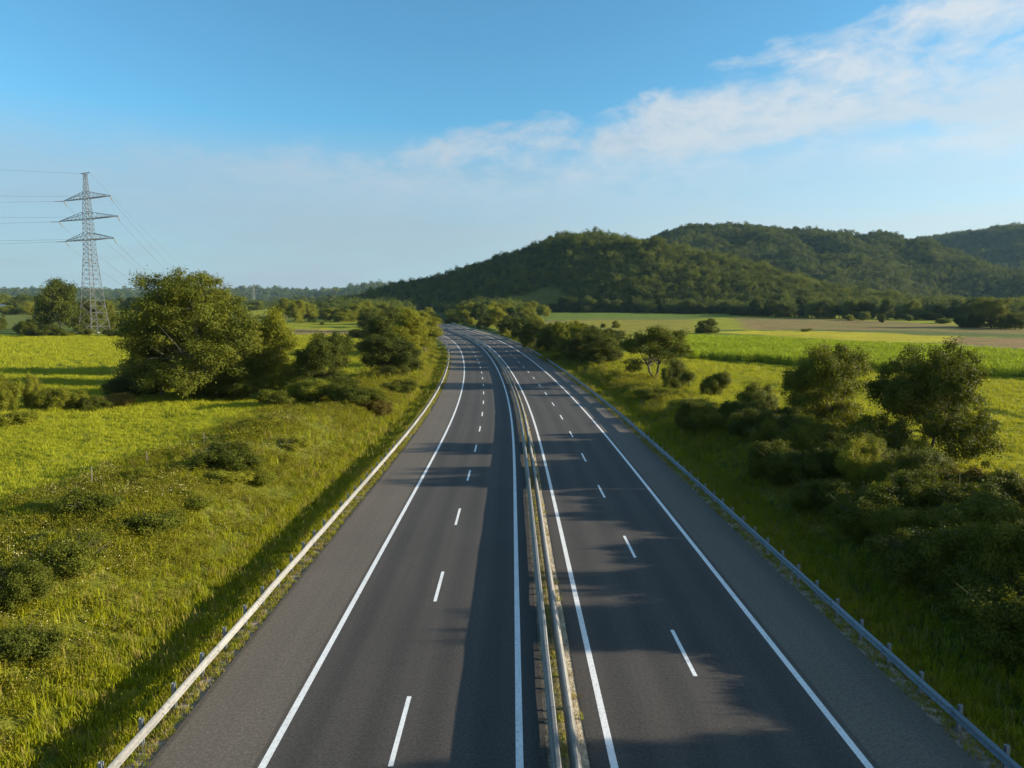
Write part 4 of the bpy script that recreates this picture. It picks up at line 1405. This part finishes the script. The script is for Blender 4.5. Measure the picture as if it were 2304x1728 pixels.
azf = ramp(nt, mathn(nt, 'ADD', mathn(nt, 'MULTIPLY', az, .7), .5), [(.08, .2), (.28, .55), (.46, .9), (.72, .96)])
body = ramp(nt, mathn(nt, 'ADD', mathn(nt, 'MULTIPLY', nP, .52), mathn(nt, 'MULTIPLY', nQ, .48)), [(.40, .06), (.60, 1)])
core = mathn(nt, 'MULTIPLY', mathn(nt, 'MULTIPLY', band, azf), body)
# a second thin bank low on the sunny side
g2 = mathn(nt, 'ABSOLUTE', mathn(nt, 'SUBTRACT', mathn(nt, 'ADD', el, mathn(nt, 'MULTIPLY', mathn(nt, 'SUBTRACT', nS, .5), .05)), .205))
core2 = mathn(nt, 'MULTIPLY', mathn(nt, 'MULTIPLY', ramp(nt, g2, [(0, .75), (.035, 0)]), ramp(nt, az, [(.12, 0), (.55, 1)])), ramp(nt, nQ, [(.35, .4), (.6, 1)]))
core = mathn(nt, 'MAXIMUM', core, core2)
veil = mathn(nt, 'MULTIPLY', ramp(nt, q, [(.0, 0), (.05, .62), (.18, .85), (.3, .95)]),
             ramp(nt, mathn(nt, 'ADD', mathn(nt, 'MULTIPLY', nS, .6), mathn(nt, 'MULTIPLY', nP, .4)), [(.40, .12), (.57, 1.)]))
low = mathn(nt, 'MULTIPLY', ramp(nt, el, [(0, .97), (.06, .95), (.13, .82), (.2, .5), (.26, 0)]), ramp(nt, nS, [(.36, .80), (.58, 1.)]))
thin = mathn(nt, 'MAXIMUM', mathn(nt, 'MULTIPLY', veil, VEIL), low)
# thin cloud is greyer away from the sun; thick cloud is whiter
sunx = mathn(nt, 'ADD', mathn(nt, 'MULTIPLY', az, .6), .5)
vcol = ramp(nt, sunx, [(.1, (.50, .61, .715)), (.45, (.56, .66, .75)), (.72, (.80, .885, .94)), (.95, (1.0, 1.03, 1.04))])
kcol = ramp(nt, sunx, [(.1, (.66, .745, .83)), (.45, (.80, .88, .95)), (.72, (.98, 1.03, 1.07)), (.95, (1.10, 1.12, 1.11))])
lit = (CLOUD, CLOUD, CLOUD)
grade = mixc(nt, 1., sky.outputs[0], SKYTINT, 'MULTIPLY')
final = mixc(nt, thin, grade, mixc(nt, 1., vcol, lit, 'MULTIPLY'))
final = mixc(nt, mathn(nt, 'MULTIPLY', core, .74), final, mixc(nt, 1., kcol, lit, 'MULTIPLY'))
L.new(final, bg.inputs['Color'])
bg.inputs['Strength'].default_value = SKY

sd = bpy.data.lights.new('sun', 'SUN'); sd.energy = SUN; sd.angle = R(.53); sd.color = (1., .885, .69)
so = bpy.data.objects.new('sun', sd); COL.objects.link(so); so.rotation_euler = (0, R(90) - SUN_EL, R(1.0)); so.location = (60, 20, 60)

cam = bpy.data.cameras.new('camera'); co = bpy.data.objects.new('camera', cam); COL.objects.link(co)
cam.sensor_width = 36; cam.lens = 24.0; cam.clip_end = 20000; cam.clip_start = .1
co.location = (0, 0, EYE); co.rotation_euler = (R(90 - PITCH), 0, 0)
SC.camera = co
vs = SC.view_settings
vs.view_transform = 'Standard'; vs.look = 'None'; vs.gamma = 1; vs.exposure = EXPO
SC.cycles.use_denoising = DENOISE
SC.cycles.max_bounces = 6; SC.cycles.diffuse_bounces = 3; SC.cycles.glossy_bounces = 2
SC.cycles.transmission_bounces = 3; SC.cycles.volume_bounces = 0; SC.cycles.transparent_max_bounces = 4
SC.cycles.sample_clamp_indirect = 4
